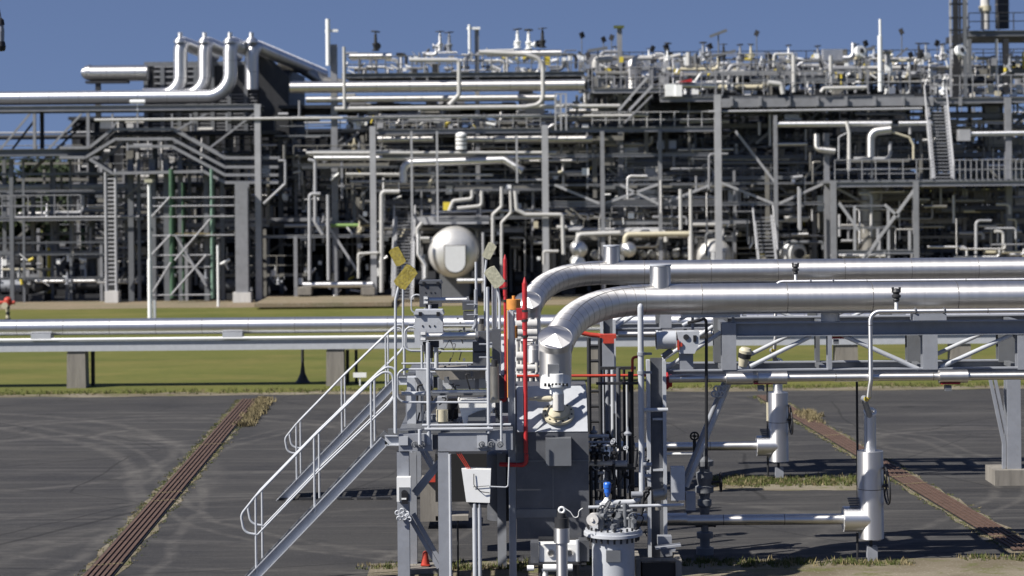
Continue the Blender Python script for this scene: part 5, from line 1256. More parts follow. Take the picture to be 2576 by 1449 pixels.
# ---- middle frame
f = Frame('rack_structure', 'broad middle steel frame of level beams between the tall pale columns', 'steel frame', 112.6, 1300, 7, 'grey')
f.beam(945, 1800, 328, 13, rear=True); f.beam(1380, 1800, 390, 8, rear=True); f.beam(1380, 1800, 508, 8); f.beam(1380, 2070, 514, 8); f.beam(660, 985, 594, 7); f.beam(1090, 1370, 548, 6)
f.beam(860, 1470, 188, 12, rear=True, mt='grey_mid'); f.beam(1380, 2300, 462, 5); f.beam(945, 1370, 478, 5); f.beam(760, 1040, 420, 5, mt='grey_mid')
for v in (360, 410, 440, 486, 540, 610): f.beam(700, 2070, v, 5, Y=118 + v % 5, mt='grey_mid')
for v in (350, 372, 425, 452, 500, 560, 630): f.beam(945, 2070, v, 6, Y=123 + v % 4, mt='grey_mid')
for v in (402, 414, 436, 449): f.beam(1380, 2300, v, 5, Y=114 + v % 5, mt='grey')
f.deck(860, 1470, 182, 7, Y=115.5, th=.2, mt='steel_dk'); f.deck(945, 1800, 322, 10, Y=115, th=.2, mt='steel_dk'); f.deck(700, 1370, 378, 14, Y=116, th=.2, mt='steel_dk'); f.deck(1380, 2070, 455, 14, Y=116, th=.2, mt='steel_dk'); f.deck(700, 2070, 585, 16, Y=117, th=.2, mt='steel_dk')  # deep dark floors added here to keep the rack interior in shade
f.deck(700, 1300, 262, 14, Y=117, th=.2, mt='steel_dk')
for a in ((1395, 465, 1508, 512), (1520, 512, 1660, 462), (1668, 512, 1800, 460), (1815, 460, 1945, 512), (1850, 330, 1950, 460), (2080, 460, 2190, 520), (1960, 512, 2075, 460), (820, 560, 905, 690), (664, 515, 720, 456), (1660, 515, 1560, 465)): f.brace(*a, 6, mt='grey_lt')
for u in (745, 872, 960, 1036, 1098, 1230, 1300, 1440, 1480, 1600, 1700, 1750, 1860, 1910, 2010): f.col(u, 330, None, 7, Y=116 + u % 7, mt='grey' if u % 2 else 'grey_mid')
f.rail(945, 1360, 322, 290); f.rail(1490, 1800, 322, 282, mt='grey_lt')
f.col(1036, 330, 600, 5, Y=111.4, mt='grey_lt'); f.col(1100, 330, 560, 5, Y=111.4, mt='grey_lt'); f.col(1300, 340, 460, 5, Y=111.5, mt='grey_lt'); f.col(744, 594, None, 9, mt='grey'); f.col(845, 594, None, 7, mt='grey')
# ---- right upper frame
f = Frame('rack_structure', 'upper right steel deck on a broad silver grey beam', 'steel frame', 112.4, 2080, 9, 'grey')
f.beam(1815, 2340, 257, 22, kind='B', mt='grey'); f.beam(1660, 1815, 250, 12); f.beam(2350, 2640, 252, 14)
f.beam(1660, 1820, 240, 5, mt='grey_mid'); f.beam(1840, 2300, 243, 4, mt='grey_mid')
for i in range(9): f.col(1840 + i * 72, 243, 266, 7, Y=112.1, mt='grey')
f.deck(1660, 2340, 238, 12, th=.2, mt='steel_dk'); f.deck(2350, 2640, 243, 12, th=.2, mt='steel_dk'); f.deck(1490, 1670, 222, 9, th=.2, mt='grey_mid'); f.beam(1490, 1670, 228, 12)
f.rail(1660, 2340, 238, 182, mt='grey', step=52); f.rail(2350, 2640, 238, 190); f.rail(1490, 1670, 222, 170)
f.rail(870, 1470, 182, 140, mt='grey_mid'); f.rail(1660, 2340, 190, 150, Y=118, mt='grey_mid'); f.deck(1480, 2340, 190, 10, Y=118, th=.15, mt='steel_dk'); f.beam(1480, 2340, 194, 8, Y=118, mt='grey_mid')
f.rail(1480, 2576, 168, 128, Y=124, mt='steel_dk'); f.beam(1480, 2640, 172, 8, Y=124, mt='steel_dk')
for u in (1490, 1580, 1690, 1760, 1880, 1960, 2060, 2150, 2240, 2330, 2440, 2520): f.col(u, 168, 700, 8, Y=120 + u % 6, mt='grey_mid')
for u in (1480, 1545, 1640, 1680, 1800, 1990, 2045, 2125, 2185, 2265, 2395): f.col(u, 175, 250, 5, Y=113 + u % 4, mt='grey')
# ---- right lower frame
f = Frame('rack_structure', 'lower right steel frame with a railed platform and crossed braces', 'steel frame', 109.5, 2300, 7, 'grey')
f.col(2097, 455, None, 14, rear=True); f.col(2304, 455, None, 14, rear=True)
f.beam(2090, 2640, 462, 13, rear=True); f.beam(2100, 2300, 634, 10); f.beam(2100, 2230, 573, 5); f.beam(2050, 2300, 690, 9); f.beam(2096, 2230, 518, 4)
f.deck(2090, 2640, 452, 9, th=.15, mt='grey_mid'); f.rail(2100, 2340, 452, 402); f.rail(2400, 2640, 452, 402, step=14)
for a in ((2305, 470, 2210, 600), (2210, 600, 2170, 660), (2110, 510, 2160, 580), (2180, 640, 2140, 690), (2200, 660, 2240, 690), (2225, 515, 2260, 545), (2100, 650, 2090, 640)): f.brace(*a, 7, mt='grey_lt')
for u, v0, v1 in ((2150, 518, 632), (2208, 573, 632), (2235, 520, 680), (2288, 580, 632), (2012, 475, 580), (2225, 630, 640)): f.col(u, v0, v1, 6, mt='grey_lt')
# ladder and stairs
def stair(label, u0, u1, v0, v1, Y, n, name='steel_stairs', w=9, lean=0):
    t = Thing(name, label, 'stairs', Vector((T((u0 + u1) / 2, v1, Y).x, Y, max(0, T(u0, v1, Y).z))))
    for u in (u0, u1):
        q = MB(); a, b = T(u, v1, Y), T(u + lean, v0, Y); b.y += 2.0; q.prof(a, b, (0, 1, 0), M(w, Y), .2, 'B'); t.part('stringer', q, 'grey_lt')
    for i in range(n):
        fr = (i + .5) / n; a, b = T(u0 + lean * fr, v1 + (v0 - v1) * fr, Y), T(u1 + lean * fr, v1 + (v0 - v1) * fr, Y); q = MB().box(a.x, b.x, Y + 2 * fr - .12, Y + 2 * fr + .12, a.z - .03, a.z + .03); t.part('tread', q, 'grey')
    q = MB()
    for u in (u0 - 4, u1 + 4): a, b = T(u, v1 - 30, Y - .2), T(u + lean, v0 - 30, Y - .2); b.y += 2; q.tube([a, b], .05, 6)
    t.part('handrail', q, 'grey_lt'); return t
stair('steep grey stairs between the flood lamps and the round vessel head', 990, 1036, 548, 755, 110.5, 26)
stair('steep grey stairs hanging below the right end of the broad silver beam', 2348, 2396, 240, 450, 110.6, 24)
stair('small grey stairs low between the middle and right frames', 1908, 1952, 545, 658, 110.8, 12, w=5)
t = Thing('steel_stairs', 'light stairs climbing diagonally to the upper right deck', 'stairs', T(1556, 278, 111.5)); Y = 111.5
for k in (0, 26):
    q = MB(); q.prof(T(1556 + k, 278, Y), T(1628 + k * .5, 195 + k * .8, Y), (0, 0, 1), .1, M(6, Y), 'B'); t.part('stringer' if k else 'handrail', q, 'grey_lt')
q = MB(); q.prof(T(1570, 310, Y), T(1640, 240, Y), (0, 0, 1), .9, .08, 'B'); t.part('treads', q, 'grey')
f = Frame('access_cage', 'small railed ladder cage left of the diagonal stairs', 'cage', 111.5, 1420, 1, 'grey_lt'); f.col(1397, 235, 328, 4); f.col(1411, 235, 328, 4); f.col(1424, 235, 328, 4); f.beam(1395, 1426, 236, 3); f.beam(1395, 1426, 262, 3); f.beam(1395, 1426, 285, 3)

# ---- vessels
def vessel(label, u, v, ru, Y, L=7, mt='alu_bright', manway=True, cat='vessel'):
    c = T(u, v, Y); r_ = M(ru, Y); t = Thing('round_vessel', label, cat, (c.x, Y + 3, c.z - r_))
    c.y += 1.2; q = MB(); q.dome(c, (0, -1, 0), r_, r_ * .62, 36, 0, 10); q.cyl(c, c + Vector((0, L, 0)), r_, 36); t.part('shell', q, mt)
    if manway:
        a = T(u, 0, Y).x; q = MB(); w = r_ * .40; y0 = c.y - r_ * .62 - .12; zc = c.z - r_ * .12; pg = [(a - w, y0, zc + w)] + [(a + w * cos(an), y0, zc - w * .55 + w * 1.0 * sin(an)) for an in [pi * 1.0 * k / 8 * -1 for k in range(9)]][::-1] + []
        pg = [(a - w, y0, zc + w), (a + w, y0, zc + w)] + [(a + w * cos(-pi * k / 10), y0, zc - w * .6 + w * sin(-pi * k / 10)) for k in range(11)]
        q.prism(pg, (0, 0, 0), (0, r_ * .5, 0)); t.part('manway', q, 'paint_lt'); q = MB(); m_ = Vector((a, 0, zc)); q.prism([m_ + (Vector(p) - m_) * 1.08 for p in pg if 0] or [Vector((a + (p[0] - a) * 1.1, p[1] + .06, zc + (p[2] - zc) * 1.08)) for p in pg], (0, 0, 0), (0, r_ * .45, 0)); t.part('manway_rim', q, 'seam')
    for dy in (1.5, L - 1): q = MB(); q.box(c.x - r_ * .6, c.x + r_ * .6, c.y + dy, c.y + dy + .3, 0, c.z - r_ * .6); t.part('saddle', q, 'grey_mid')
    return t
vessel('large round silver vessel head with a white manway, centre of the plant', 1139, 637, 64, 108.6, 9, 'alu_matte')
vessel('half hidden silver vessel head with a grey square manway right of centre', 1803, 648, 46, 112, 7, 'alu_matte')
vessel('white vessel head right of the small grey stairs', 2003, 640, 34, 114, 7, 'white', False)
q = MB(); c = T(2012, 638, 112.6); q.cyl(c, c + Vector((0, .5, 0)), .28, 16); single('nozzle', 'black round nozzle on the white vessel head', 'nozzle', q, 'black')
def ball(label, u, v, r_, Y, mt='alu_bright', g='silver ball ends'):
    c = T(u, v, Y); rr = M(r_, Y); q = MB(); q.dome(c, (0, -1, 0), rr, rr, 22, 0, 7); q.cyl(c, c + Vector((0, 2.5, 0)), rr, 22); return single('vessel_end', label, 'vessel', q, mt, g)
ball('pale ball shaped vessel end, left of the far upright stub', 1457, 628, 21, 112); ball('pale ball shaped vessel end, right of the far upright stub', 1582, 628, 19, 112)
ball('low white ball end peeping over the far huge pipe', 1455, 662, 18, 112, 'white'); 
for i, (u, v, r_) in enumerate(((1620, 640, 9), (1642, 640, 9), (1672, 640, 13), (1700, 640, 10), (1726, 642, 8), (1565, 640, 10), (1500, 642, 12))): ball('small white pipe end, %s from left in the row over the far huge pipe' % ('three four five six seven two one'.split()[i]), u, v, r_, 116, 'white', 'small white pipe ends')
def tank(label, u, v0, v1, w, Y, mt='alu', name='upright_tank'):
    x = T(u, v0, Y).x; r_ = M(w, Y) / 2; z1, z0_ = T(u, v0, Y).z, max(0, T(u, v1, Y).z); q = MB(); q.cyl((x, Y, z0_), (x, Y, z1 - r_ * .6), r_, 30); q.dome((x, Y, z1 - r_ * .6), (0, 0, 1), r_, r_ * .6, 30)
    for k in range(1, 4): z = z0_ + (z1 - z0_) * k / 4.5; q.tube([(x, Y, z), (x, Y, z + .06)], r_ + .012, 30, True, 1)
    return single(name, label, 'tank', q, [mt, 'seam'])
tank('silver upright vessel with domed top on the upper right deck', 1593, 148, 226, 42, 117, 'alu')
tank('huge shaded silver tank behind the beams right of centre', 1590, 340, 560, 128, 119, 'alu_bright')
tank('fat shaded silver tank behind the beams far right', 1990, 375, 560, 66, 119, 'alu_bright')
tank('upright shaded vessel inside the lower right frame', 2188, 458, 640, 64, 113, 'alu_dull')
tank('short pale upright vessel behind the middle beam', 1160, 332, 376, 28, 112, 'white')
tank('pale shaded tank low behind the middle frame', 1620, 455, 520, 70, 116, 'white')
q = MB(); bx(q, 1674, 1700, 212, 242, 112, .8); bx(q, 1700, 1716, 214, 242, 111.9, .8); single('white_cabinet', 'white cabinet pair on the upper right deck', 'cabinet', q, 'white')
q = MB(); q.prism([T(1706, 206, 112), T(1740, 198, 112), T(1742, 206, 112)], (0, 0, 0), (0, .5, 0)); single('red_cover', 'small red cover above the white cabinet pair', 'cover', q, 'red')
q = MB(); bx(q, 1045, 1230, 545, 564, 112.6, 4); single('gantry_deck', 'pale grey gantry deck over the round vessel head', 'deck', q, 'grey_lt')
q = MB(); bx(q, 1090, 1215, 564, 574, 112.8, 2.5); single('deck_beam', 'dark beam under the pale gantry deck', 'beam', q, 'steel_dk')

# ---- hand placed pipes
R_ = [
 ('white pipe loop turning back on itself, left of the third mast', 'white', 11, 111.6, [(1205, 131), (1320, 136), (1366, 150), (1366, 262), (1320, 269), (842, 274)], 42),
 ('thin white pipe continuing level from the loop to the cage', 'white', 9, 111.9, [(1320, 268), (1560, 266)], 5),
 ('upright white pipe beside the first mast, ending in the loop', 'white', 8, 111.5, [(866, 118), (866, 274)], 5),
 ('white pipe dropping and slanting left below the second mast', 'white', 11, 111.8, [(1030, 151), (1155, 151), (1155, 238), (1130, 264)], 8),
 ('valve header pipe left of the second mast', 'alu', 17, 113.5, [(880, 142), (985, 142)], 5),
 ('valve header pipe above the white loop', 'alu', 17, 113.5, [(1225, 134), (1412, 134)], 5),
 ('pale slanted pipe roof right of the second mast', 'white', 6, 113.5, [(1216, 128), (1290, 126)], 5),
 ('pale short header between the first two masts', 'alu_bright', 10, 114, [(1050, 152), (1140, 152)], 5),
 ('thin level pipe above the short header', 'alu_bright', 5, 114.5, [(1062, 134), (1150, 132)], 5),
 ('silver pipe under the middle beam, left length', 'alu', 20, 113.2, [(950, 350), (1092, 350)], 5), ('silver pipe under the middle beam, centre length', 'alu', 20, 113.2, [(1175, 350), (1372, 350)], 5),
 ('silver pipe under the middle beam, right length', 'alu', 20, 113.2, [(1378, 350), (1490, 350)], 5),
 ('bright thin pipe running level below the shaded silver pipes', 'white', 8, 111.9, [(770, 385), (1400, 384)], 5), ('pale flat pipe below the bright thin one', 'alu_bright', 14, 113, [(790, 398), (1370, 396)], 5),
 ('white pipe curving down left of the round vessel', 'alu_bright', 22, 112.6, [(1015, 460), (1015, 410), (1270, 402), (1315, 430)], 22),
 ('second pale pipe below the curving one', 'white', 7, 113, [(870, 438), (1240, 440)], 5), ('grey pipe above the gantry deck', 'grey_lt', 6, 113, [(880, 455), (1370, 455)], 5),
 ('tall white pipe left of the vessel stairs', 'white', 11, 111.3, [(960, 735), (960, 482), (1005, 482)], 10), ('upright pale pipe, leftmost of the lower middle pair', 'grey_lt', 9, 111.3, [(779, 705), (779, 488), (806, 488)], 8),
 ('upright pale pipe with rounded top in the lower middle', 'grey_lt', 9, 111.2, [(826, 705), (826, 490)], 5), ('upright grey pipe joining the slanting brace', 'grey_lt', 9, 112, [(775, 402), (793, 405), (793, 560), (812, 590)], 8),
 ('small hooked grey pipe at the end of the trays', 'grey_lt', 6, 111.8, [(700, 404), (718, 404), (718, 462), (664, 512)], 4),
 ('ground level white header left of the vessel stairs', 'alu_bright', 16, 111.5, [(762, 716), (938, 716)], 5), ('small white branch pipe joining the ground header', 'white', 7, 111.2, [(902, 700), (902, 638), (952, 636)], 5),
 ('lime green banded pipe in the lower middle', 'lime', 9, 114, [(832, 567), (905, 567)], 3), ('pale blue grey pipe left of the lime green one', 'grey_lt', 8, 114, [(716, 568), (830, 567)], 3), ('yellowish pipe right of the lime green one', 'tuft_dry', 6, 114.2, [(905, 567), (935, 567)], 3),
 ('white pipe with u bend above the vessel gantry', 'white', 9, 111.3, [(1188, 478), (1188, 500), (1140, 505), (1130, 530)], 8), ('white pipe hook right of the gantry', 'white', 9, 111.3, [(1212, 480), (1212, 518), (1150, 524)], 10),
 ('white pipe dropping past the gantry end', 'white', 9, 111.4, [(1262, 470), (1262, 520), (1240, 540), (1240, 640)], 8), ('white pipe stepping right of the gantry', 'white', 10, 111.2, [(1296, 480), (1300, 528), (1322, 540), (1415, 540), (1418, 640)], 8),
 ('second upright white pipe of the group beside the gantry', 'white', 8, 111.5, [(1284, 480), (1286, 535), (1262, 560), (1262, 700)], 8), ('short white elbow near the far huge pipe bend', 'white', 7, 111, [(1368, 665), (1368, 632), (1405, 632)], 5),
 ('pale pipe running level above the row of white pipe ends', 'white', 12, 112.2, [(1452, 610), (1455, 590), (1560, 586)], 14), ('cream pipe running right from the second ball end', 'cream', 13, 112, [(1572, 612), (1574, 590), (1740, 588)], 12),
 ('upper pale pipe over the ball ends', 'grey_lt', 9, 113, [(1430, 577), (1710, 577)], 5), ('upright white pipe of the narrow gate shape, left', 'white', 9, 111.3, [(1712, 578), (1712, 476)], 4), ('upright white pipe of the narrow gate shape, right', 'white', 9, 111.4, [(1738, 655), (1738, 476)], 4),
 ('wide upright pipe under the narrow gate shape', 'concrete_lt', 13, 112, [(1738, 680), (1738, 585)], 4), ('level white pipe meeting the narrow gate shape', 'white', 8, 113, [(1660, 496), (1800, 497)], 4), ('short pale pipe group right of the narrow gate', 'white', 10, 113, [(1742, 565), (1800, 565)], 4),
 ('silver pipe running level in the right half, left length', 'alu_bright', 16, 111.9, [(1952, 313), (2242, 311)], 5), ('silver pipe running level in the right half, short length', 'alu_bright', 14, 112, [(2260, 311), (2345, 310)], 5),
 ('long thin pale pipe above it in the right half', 'grey_lt', 6, 111.7, [(1782, 281), (2320, 273)], 5), ('pale silver pipe leaving the square cap at the right edge', 'alu_bright', 14, 111.8, [(2440, 337), (2640, 334)], 5),
 ('silver swan neck pipe in the right half', 'alu', 22, 111.5, [(2190, 395), (2190, 332), (2240, 326)], 22), ('short silver elbow left of the swan neck', 'alu', 17, 112, [(2054, 337), (2054, 375), (2100, 380)], 10),
 ('thin pale pipe bending down right of the swan neck', 'cream', 6, 111.5, [(2240, 331), (2288, 346), (2298, 365), (2298, 400)], 8), ('upright pale pipe left of the swan neck', 'concrete_lt', 9, 111.6, [(2136, 430), (2136, 335), (2130, 305)], 5),
 ('slim upright pale pipe further left', 'grey_lt', 4, 111.6, [(2110, 400), (2110, 345), (2130, 335)], 5), ('slim upright pale post under the deck', 'grey_lt', 7, 111.4, [(2010, 470), (2010, 575)], 4),
 ('white pipe stub bending down on the upper right deck', 'white', 13, 112, [(1932, 208), (1965, 212), (1970, 236)], 8), ('silver pipe on the upper right deck near the masts', 'alu_bright', 15, 112.5, [(1715, 215), (1800, 216)], 5),
 ('pale pipe with a bend on the upper right deck', 'white', 9, 112, [(2065, 232), (2072, 222), (2180, 220)], 5), ('white upright pipe on the upper right deck', 'white', 10, 112.5, [(2090, 140), (2090, 232)], 4), ('second white upright pipe on the upper right deck', 'white', 11, 112.8, [(1997, 138), (1997, 232)], 4),
 ('white arched pipe at the skyline right of the masts', 'white', 7, 113, [(1946, 168), (1948, 136), (1995, 136)], 6), ('level pale pipe at the skyline near the tower', 'cream', 7, 114, [(2208, 153), (2290, 153)], 4),
 ('silver pipe on the skyline above the domed vessel', 'alu', 14, 116, [(1640, 142), (1690, 140)], 4), ('silver tapered pipe on the skyline', 'white', 10, 115, [(1658, 150), (1712, 138)], 4), ('white post on the skyline right of the domed vessel', 'white', 12, 114, [(1732, 132), (1732, 165)], 4),
 ('bent pale pipe on the skyline left of the third mast', 'white', 14, 115, [(1596, 172), (1596, 146), (1640, 146)], 8), ('shaded level pipe behind the domed vessel', 'alu_dull', 12, 118, [(1522, 146), (1600, 146)], 4), ('pale fat pipe end left of the domed vessel', 'white', 18, 115, [(1498, 172), (1498, 150), (1540, 148)], 10),
]
for lab, mt_, d_, Y_, pts, br_ in R_: pipe(lab, mt_, d_, Y_, pts, br_, name='process_pipe', seg=14, step=1.8 if d_ > 13 else 0)
q = MB(); q.obox(T(2424, 340, 111.6), (.32, 0, 0), (0, .3, 0), (0, 0, .32)); single('square_cap', 'grey square cap at the end of the pale silver pipe near the right edge', 'cap', q, 'grey_lt')
for lab, mt_, d_, Y_, pts, br_ in [
 ('white drain pipe curling under the left side of the round vessel', 'alu_bright', 10, 108.8, [(1052, 588), (1052, 640), (1070, 668), (1070, 700)], 6), ('pale pipe loop left of the round vessel head', 'white', 9, 109.5, [(1080, 600), (1050, 600), (1050, 575), (1062, 560)], 6),
 ('silver pipe leaving right below the round vessel', 'alu_bright', 12, 108.5, [(1150, 706), (1215, 706)], 4), ('grey pipe dropping right of the round vessel', 'grey_lt', 7, 109, [(1216, 585), (1216, 735)], 4), ('grey pipe dropping left of the round vessel', 'grey_lt', 8, 109, [(1066, 640), (1066, 735)], 4)]: pipe(lab, mt_, d_, Y_, pts, br_, name='process_pipe', seg=14)
# gravel kerb under the plant
q = MB(); bx(q, 640, 985, 762, 772, 105.5, 6); single('concrete_kerb', 'brown concrete kerb under the ground header', 'kerb', q, 'rust' if False else 'ground_gravel')
for i, (u0, u1) in enumerate(((748, 782), (908, 942))):
    q = MB(); bx(q, u0, u1, 724, 742, 111, 1); single('pipe_block', ('left', 'right')[i] + ' small concrete block under the ground level white header', 'block', q, 'concrete', 'blocks under the white header')

# ---- tower at the top right
f = Frame('access_tower', 'tall dark access tower rising out of the picture at the top right', 'tower', 113.5, 2430, 4, 'grey_mid')
for u, w, m_ in ((2391, 5, 'grey_lt'), (2404, 12, 'steel_dk'), (2415, 5, 'steel_dk'), (2427, 9, 'grey_mid'), (2432, 4, 'grey_lt')): f.col(u, -60, 250, w, mt=m_, Y=113.5 + (u % 3))
for v in (10, 45, 76, 120): f.beam(2388, 2434, v, 5, mt='steel_dk')
f.brace(2392, 84, 2440, 68, 4, mt='steel_dk')
f2 = Frame('upper_platform', 'dark platform with railing and stacks at the top right corner', 'platform', 114.5, 2520, 6, 'grey_mid')
f2.beam(2436, 2700, 84, 14, rear=True); f2.deck(2436, 2700, 76, 6, th=.3, mt='steel_dk'); f2.rail(2436, 2700, 76, 32, mt='steel_dk', step=40); f2.col(2507, 98, 235, 6, mt='concrete_lt'); f2.col(2530, 98, 235, 14, mt='steel_dk'); f2.col(2440, 98, 235, 8)
tank('dark upright stack on the top right platform', 2520, -60, 72, 34, 116.5, 'steel_dk', 'stack'); 
t = Thing('vent_stack', 'pale vent stack with a cream collar on the top right platform', 'stack', T(2478, 76, 115.5)); q = MB(); vt(q, 2478, -60, 74, 115.5, .26, 16); t.part('pipe', q, 'concrete_lt'); q = MB(); vt(q, 2478, 15, 28, 115.5, .36, 16); vt(q, 2478, 30, 32, 115.5, .3, 16); t.part('collar', q, 'cream')
q = MB(); vt(q, 2214, 90, 230, 113, .13, 10); vt(q, 2214, 48, 92, 113, .07, 8); single('mast', 'slim pale mast on the skyline near the top right', 'mast', q, 'white')
q = MB(); vt(q, 2233, 135, 160, 113.5, .16, 12); q.lathe(T(2233, 135, 113.5), (0, 0, 1), [(.1, 0), (.38, .12), (.3, .16), (0, .17)], 16); single('vent_hood', 'small pale vent with a flat hood beside the slim mast', 'vent', q, 'grey_lt')
for i, (u, v) in enumerate(((2160, 132), (2412, 130))):
    t = Thing('cable_drum', ('left', 'right')[i] + ' round white dish shaped reel on the skyline', 'reel', T(u, v, 113), 'white reels'); a = Vector((.5, -.8, .3)).normalized(); c = T(u, v, 113)
    q = MB(); q.cyl(c, c + a * .25, M(15, 113), 22); t.part('disc', q, 'white'); q = MB(); q.cyl(c + a * .25, c + a * .34, .14, 12); t.part('hub', q, 'steel_dk')
# object just cut by the left edge
t = Thing('hanging_lantern', 'dark ended hanging lamp cut by the left edge of the sky', 'lamp', T(0, 110, 60)); q = MB(); c = T(2, 92, 60); q.lathe(c - Vector((0, 0, .45)), (0, 0, 1), [(0, 0), (.12, .02), (.15, .15), (.12, .3)], 16); t.part('foot', q, 'black')
q = MB(); q.lathe(c - Vector((0, 0, .15)), (0, 0, 1), [(.10, 0), (.11, .3), (.09, .5)], 16); t.part('glass', q, 'grey'); q = MB(); q.lathe(c + Vector((0, 0, .35)), (0, 0, 1), [(.12, 0), (.1, .15), (.0, .25)], 16); q.tube([c + Vector((0, 0, .6)), c + Vector((-.2, 0, 1.6))], .02, 6); t.part('cap', q, 'black')

# ---- flood lights on the skyline (one kind, copied)
def flood_proto():
    t = Thing('floodlight', 'x', 'floodlight', (0, 0, 0), 'dark floodlights on the skyline'); q = MB().tube([(0, 0, 0), (0, 0, 2.4)], .03, 6); t.part('pole', q, 'grey_mid')
    q = MB(); q.obox((0, -.05, 2.5), (.10, 0, .05), (0, .09, 0), (-.06, 0, .15)); t.part('lamp_head', q, 'black'); return t
fp = flood_proto(); FL = [(1463, 84), (1518, 95), (1538, 90), (1903, 79), (2268, 75), (2290, 134), (2317, 128), (1786, 112), (1778, 134), (2358, 104), (1642, 118), (1674, 115), (2176, 105), (1934, 135), (1480, 134), (2530, 120)]
FL.sort(); ORD = 'first second third fourth fifth sixth seventh eighth ninth tenth eleventh twelfth thirteenth fourteenth fifteenth sixteenth seventeenth eighteenth nineteenth twentieth'.split()
for i, (u, v) in enumerate(FL):
    a = T(u, v, 115); loc = Vector((a.x, 115, a.z - 2.6)); lab = 'dark floodlight on a thin pole, %s from the left on the skyline' % ORD[i]
    if i == 0: fp.e.location = loc; fp.e['label'] = lab; fp.e.rotation_euler.z = .5
    else: copy_tree(fp.e, loc, None, lab, None, [.5, -.4, .2, 2.8, 3.4][i % 5])
for i, (u0, v0, u1, v1) in enumerate(((1688 + 98, 92, 1828, 76), (1480, 198 - 70, 1528, 120), (1990 - 200, 143, 1850, 128), (2160, 128, 2200, 120), (2205, 140, 2240, 128))):
    q = MB(); q.prof(T(u0, v0, 114.5), T(u1, v1, 114.5), (0, 0, 1), .3, .16, 'B'); m_ = (T(u0, v0, 114.5) + T(u1, v1, 114.5)) / 2; q.tube([m_, m_ - Vector((0, 0, 2.2))], .04, 6)
    single('strip_lamp', 'slanted strip lamp arm on the skyline, %s from the left' % ('third', 'first', 'second', 'fourth', 'fifth')[i], 'lamp', q, 'grey_mid', 'slanted strip lamps')

# ---- relief valves with spring bonnets on the skyline (one kind, copied)
def valve_proto(body, g):
    t = Thing('relief_valve', 'x', 'valve', (0, 0, 0), g); q = MB(); q.lathe((0, 0, 0), (0, 0, 1), [(.22, 0), (.22, .06), (.12, .08), (.16, .3), (.2, .36), (.2, .42), (.10, .46), (.08, .9), (.05, 1.0), (0, 1.02)], 12); q.cyl((0, 0, .25), (.4, 0, .25), .1, 10); q.cyl((.36, 0, .25), (.42, 0, .25), .2, 12); t.part('body', q, body)
    q = MB(); q.wheel((0, 0, 1.1), (0, .1, 1), .24, .03, 4); q.cyl((0, 0, .98), (0, 0, 1.12), .03, 6); t.part('handwheel', q, 'steel_dk'); return t
rr = random.Random(77)
VS = [(945, 128), (1107, 128), (1130, 130), (1302, 122), (1330, 124), (1365, 120)]
for i in range(64): VS.append((rr.uniform(1470, 2560), rr.choice((150, 176, 196, 236)) + rr.uniform(-3, 3)))
for i in range(34): VS.append((rr.uniform(700, 2100), rr.choice((322, 455, 378, 585)) + rr.uniform(-3, 0)))
for i in range(22): VS.append((rr.uniform(10, 960), rr.choice((705, 546, 715))))
cols = ['alu_bright', 'white', 'grey', 'steel_dk', 'cream', 'grey_lt']
protos = [valve_proto(c, 'relief and gate valves in the plant') for c in cols]
used = [False] * 6
for i, (u, v) in enumerate(VS):
    k = rr.choice((0, 1, 1, 2, 3, 4, 5)) if i > 5 else (3, 0, 2, 1, 1, 3)[i]; Y_ = 113.3 + rr.uniform(0, 8) if i > 5 else 113.5; a = T(u, v, Y_); a.z = max(0, a.z)
    lab = ('silver', 'white', 'grey', 'black', 'cream', 'pale grey')[k] + ' valve with a small handwheel among the plant pipework'
    sc = rr.uniform(.45, .85) if i > 5 else 1.0
    if not used[k]: used[k] = True; o = protos[k].e; o.location = a; o['label'] = lab
    else: o = copy_tree(protos[k].e, a, None, lab)
    o.scale = (sc,) * 3; o.rotation_euler.z = rr.uniform(0, 6.28)
for k in range(6):
    if not used[k]: bpy.data.objects.remove(protos[k].e)

# ---- unnamed pipework of the racks: one object per pipe
rr = random.Random(2024)
PM = ['alu_bright', 'alu', 'alu_dull', 'grey', 'grey_lt', 'grey_mid', 'white', 'steel_dk']
LB = {'alu_bright': 'bright silver', 'alu': 'silver', 'alu_dull': 'dull silver', 'grey': 'grey', 'grey_lt': 'pale grey', 'grey_mid': 'dark grey', 'white': 'white', 'steel_dk': 'black', 'cream': 'cream', 'green': 'green', 'yellow': 'yellow'}
def filler(n, u0, u1, vs, Y0, Y1, dmin, dmax, Lmin, Lmax, wts, where, vert=False, elbow=.3):
    for i in range(n):
        u = rr.uniform(u0, u1); v = rr.choice(vs) + rr.uniform(-4, 4) if isinstance(vs, list) else rr.uniform(*vs); Y_ = rr.uniform(Y0, Y1); L = rr.uniform(Lmin, Lmax); d_ = rr.uniform(dmin, dmax); m_ = rr.choices(PM + ['cream', 'green', 'yellow'], wts)[0]
        if vert:
            pts = [(u, v), (u, v + L)]
            if rr.random() < elbow: pts = [(u + rr.choice((-1, 1)) * rr.uniform(15, 50), v)] + pts
        else:
            pts = [(max(u0, u - L / 2), v), (min(u1, u + L / 2), v)]; k = rr.random()
            if k < elbow: pts.append((pts[-1][0], v + rr.choice((-1, 1)) * rr.uniform(12, 45)))
        pts = [(a, min(b, 742)) for a, b in pts]
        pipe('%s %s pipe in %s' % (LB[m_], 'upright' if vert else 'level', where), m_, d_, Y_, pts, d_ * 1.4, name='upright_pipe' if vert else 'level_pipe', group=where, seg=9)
W1 = [5, 5, 4, 6, 6, 5, 4, 3, 1, 0, 0]
filler(46, 700, 1480, (335, 590), 113.5, 121, 4, 12, 60, 300, W1, 'the middle rack between the tall columns')
filler(46, 1390, 2090, (335, 600), 113.5, 121, 4, 12, 60, 320, W1, 'the right of centre rack')
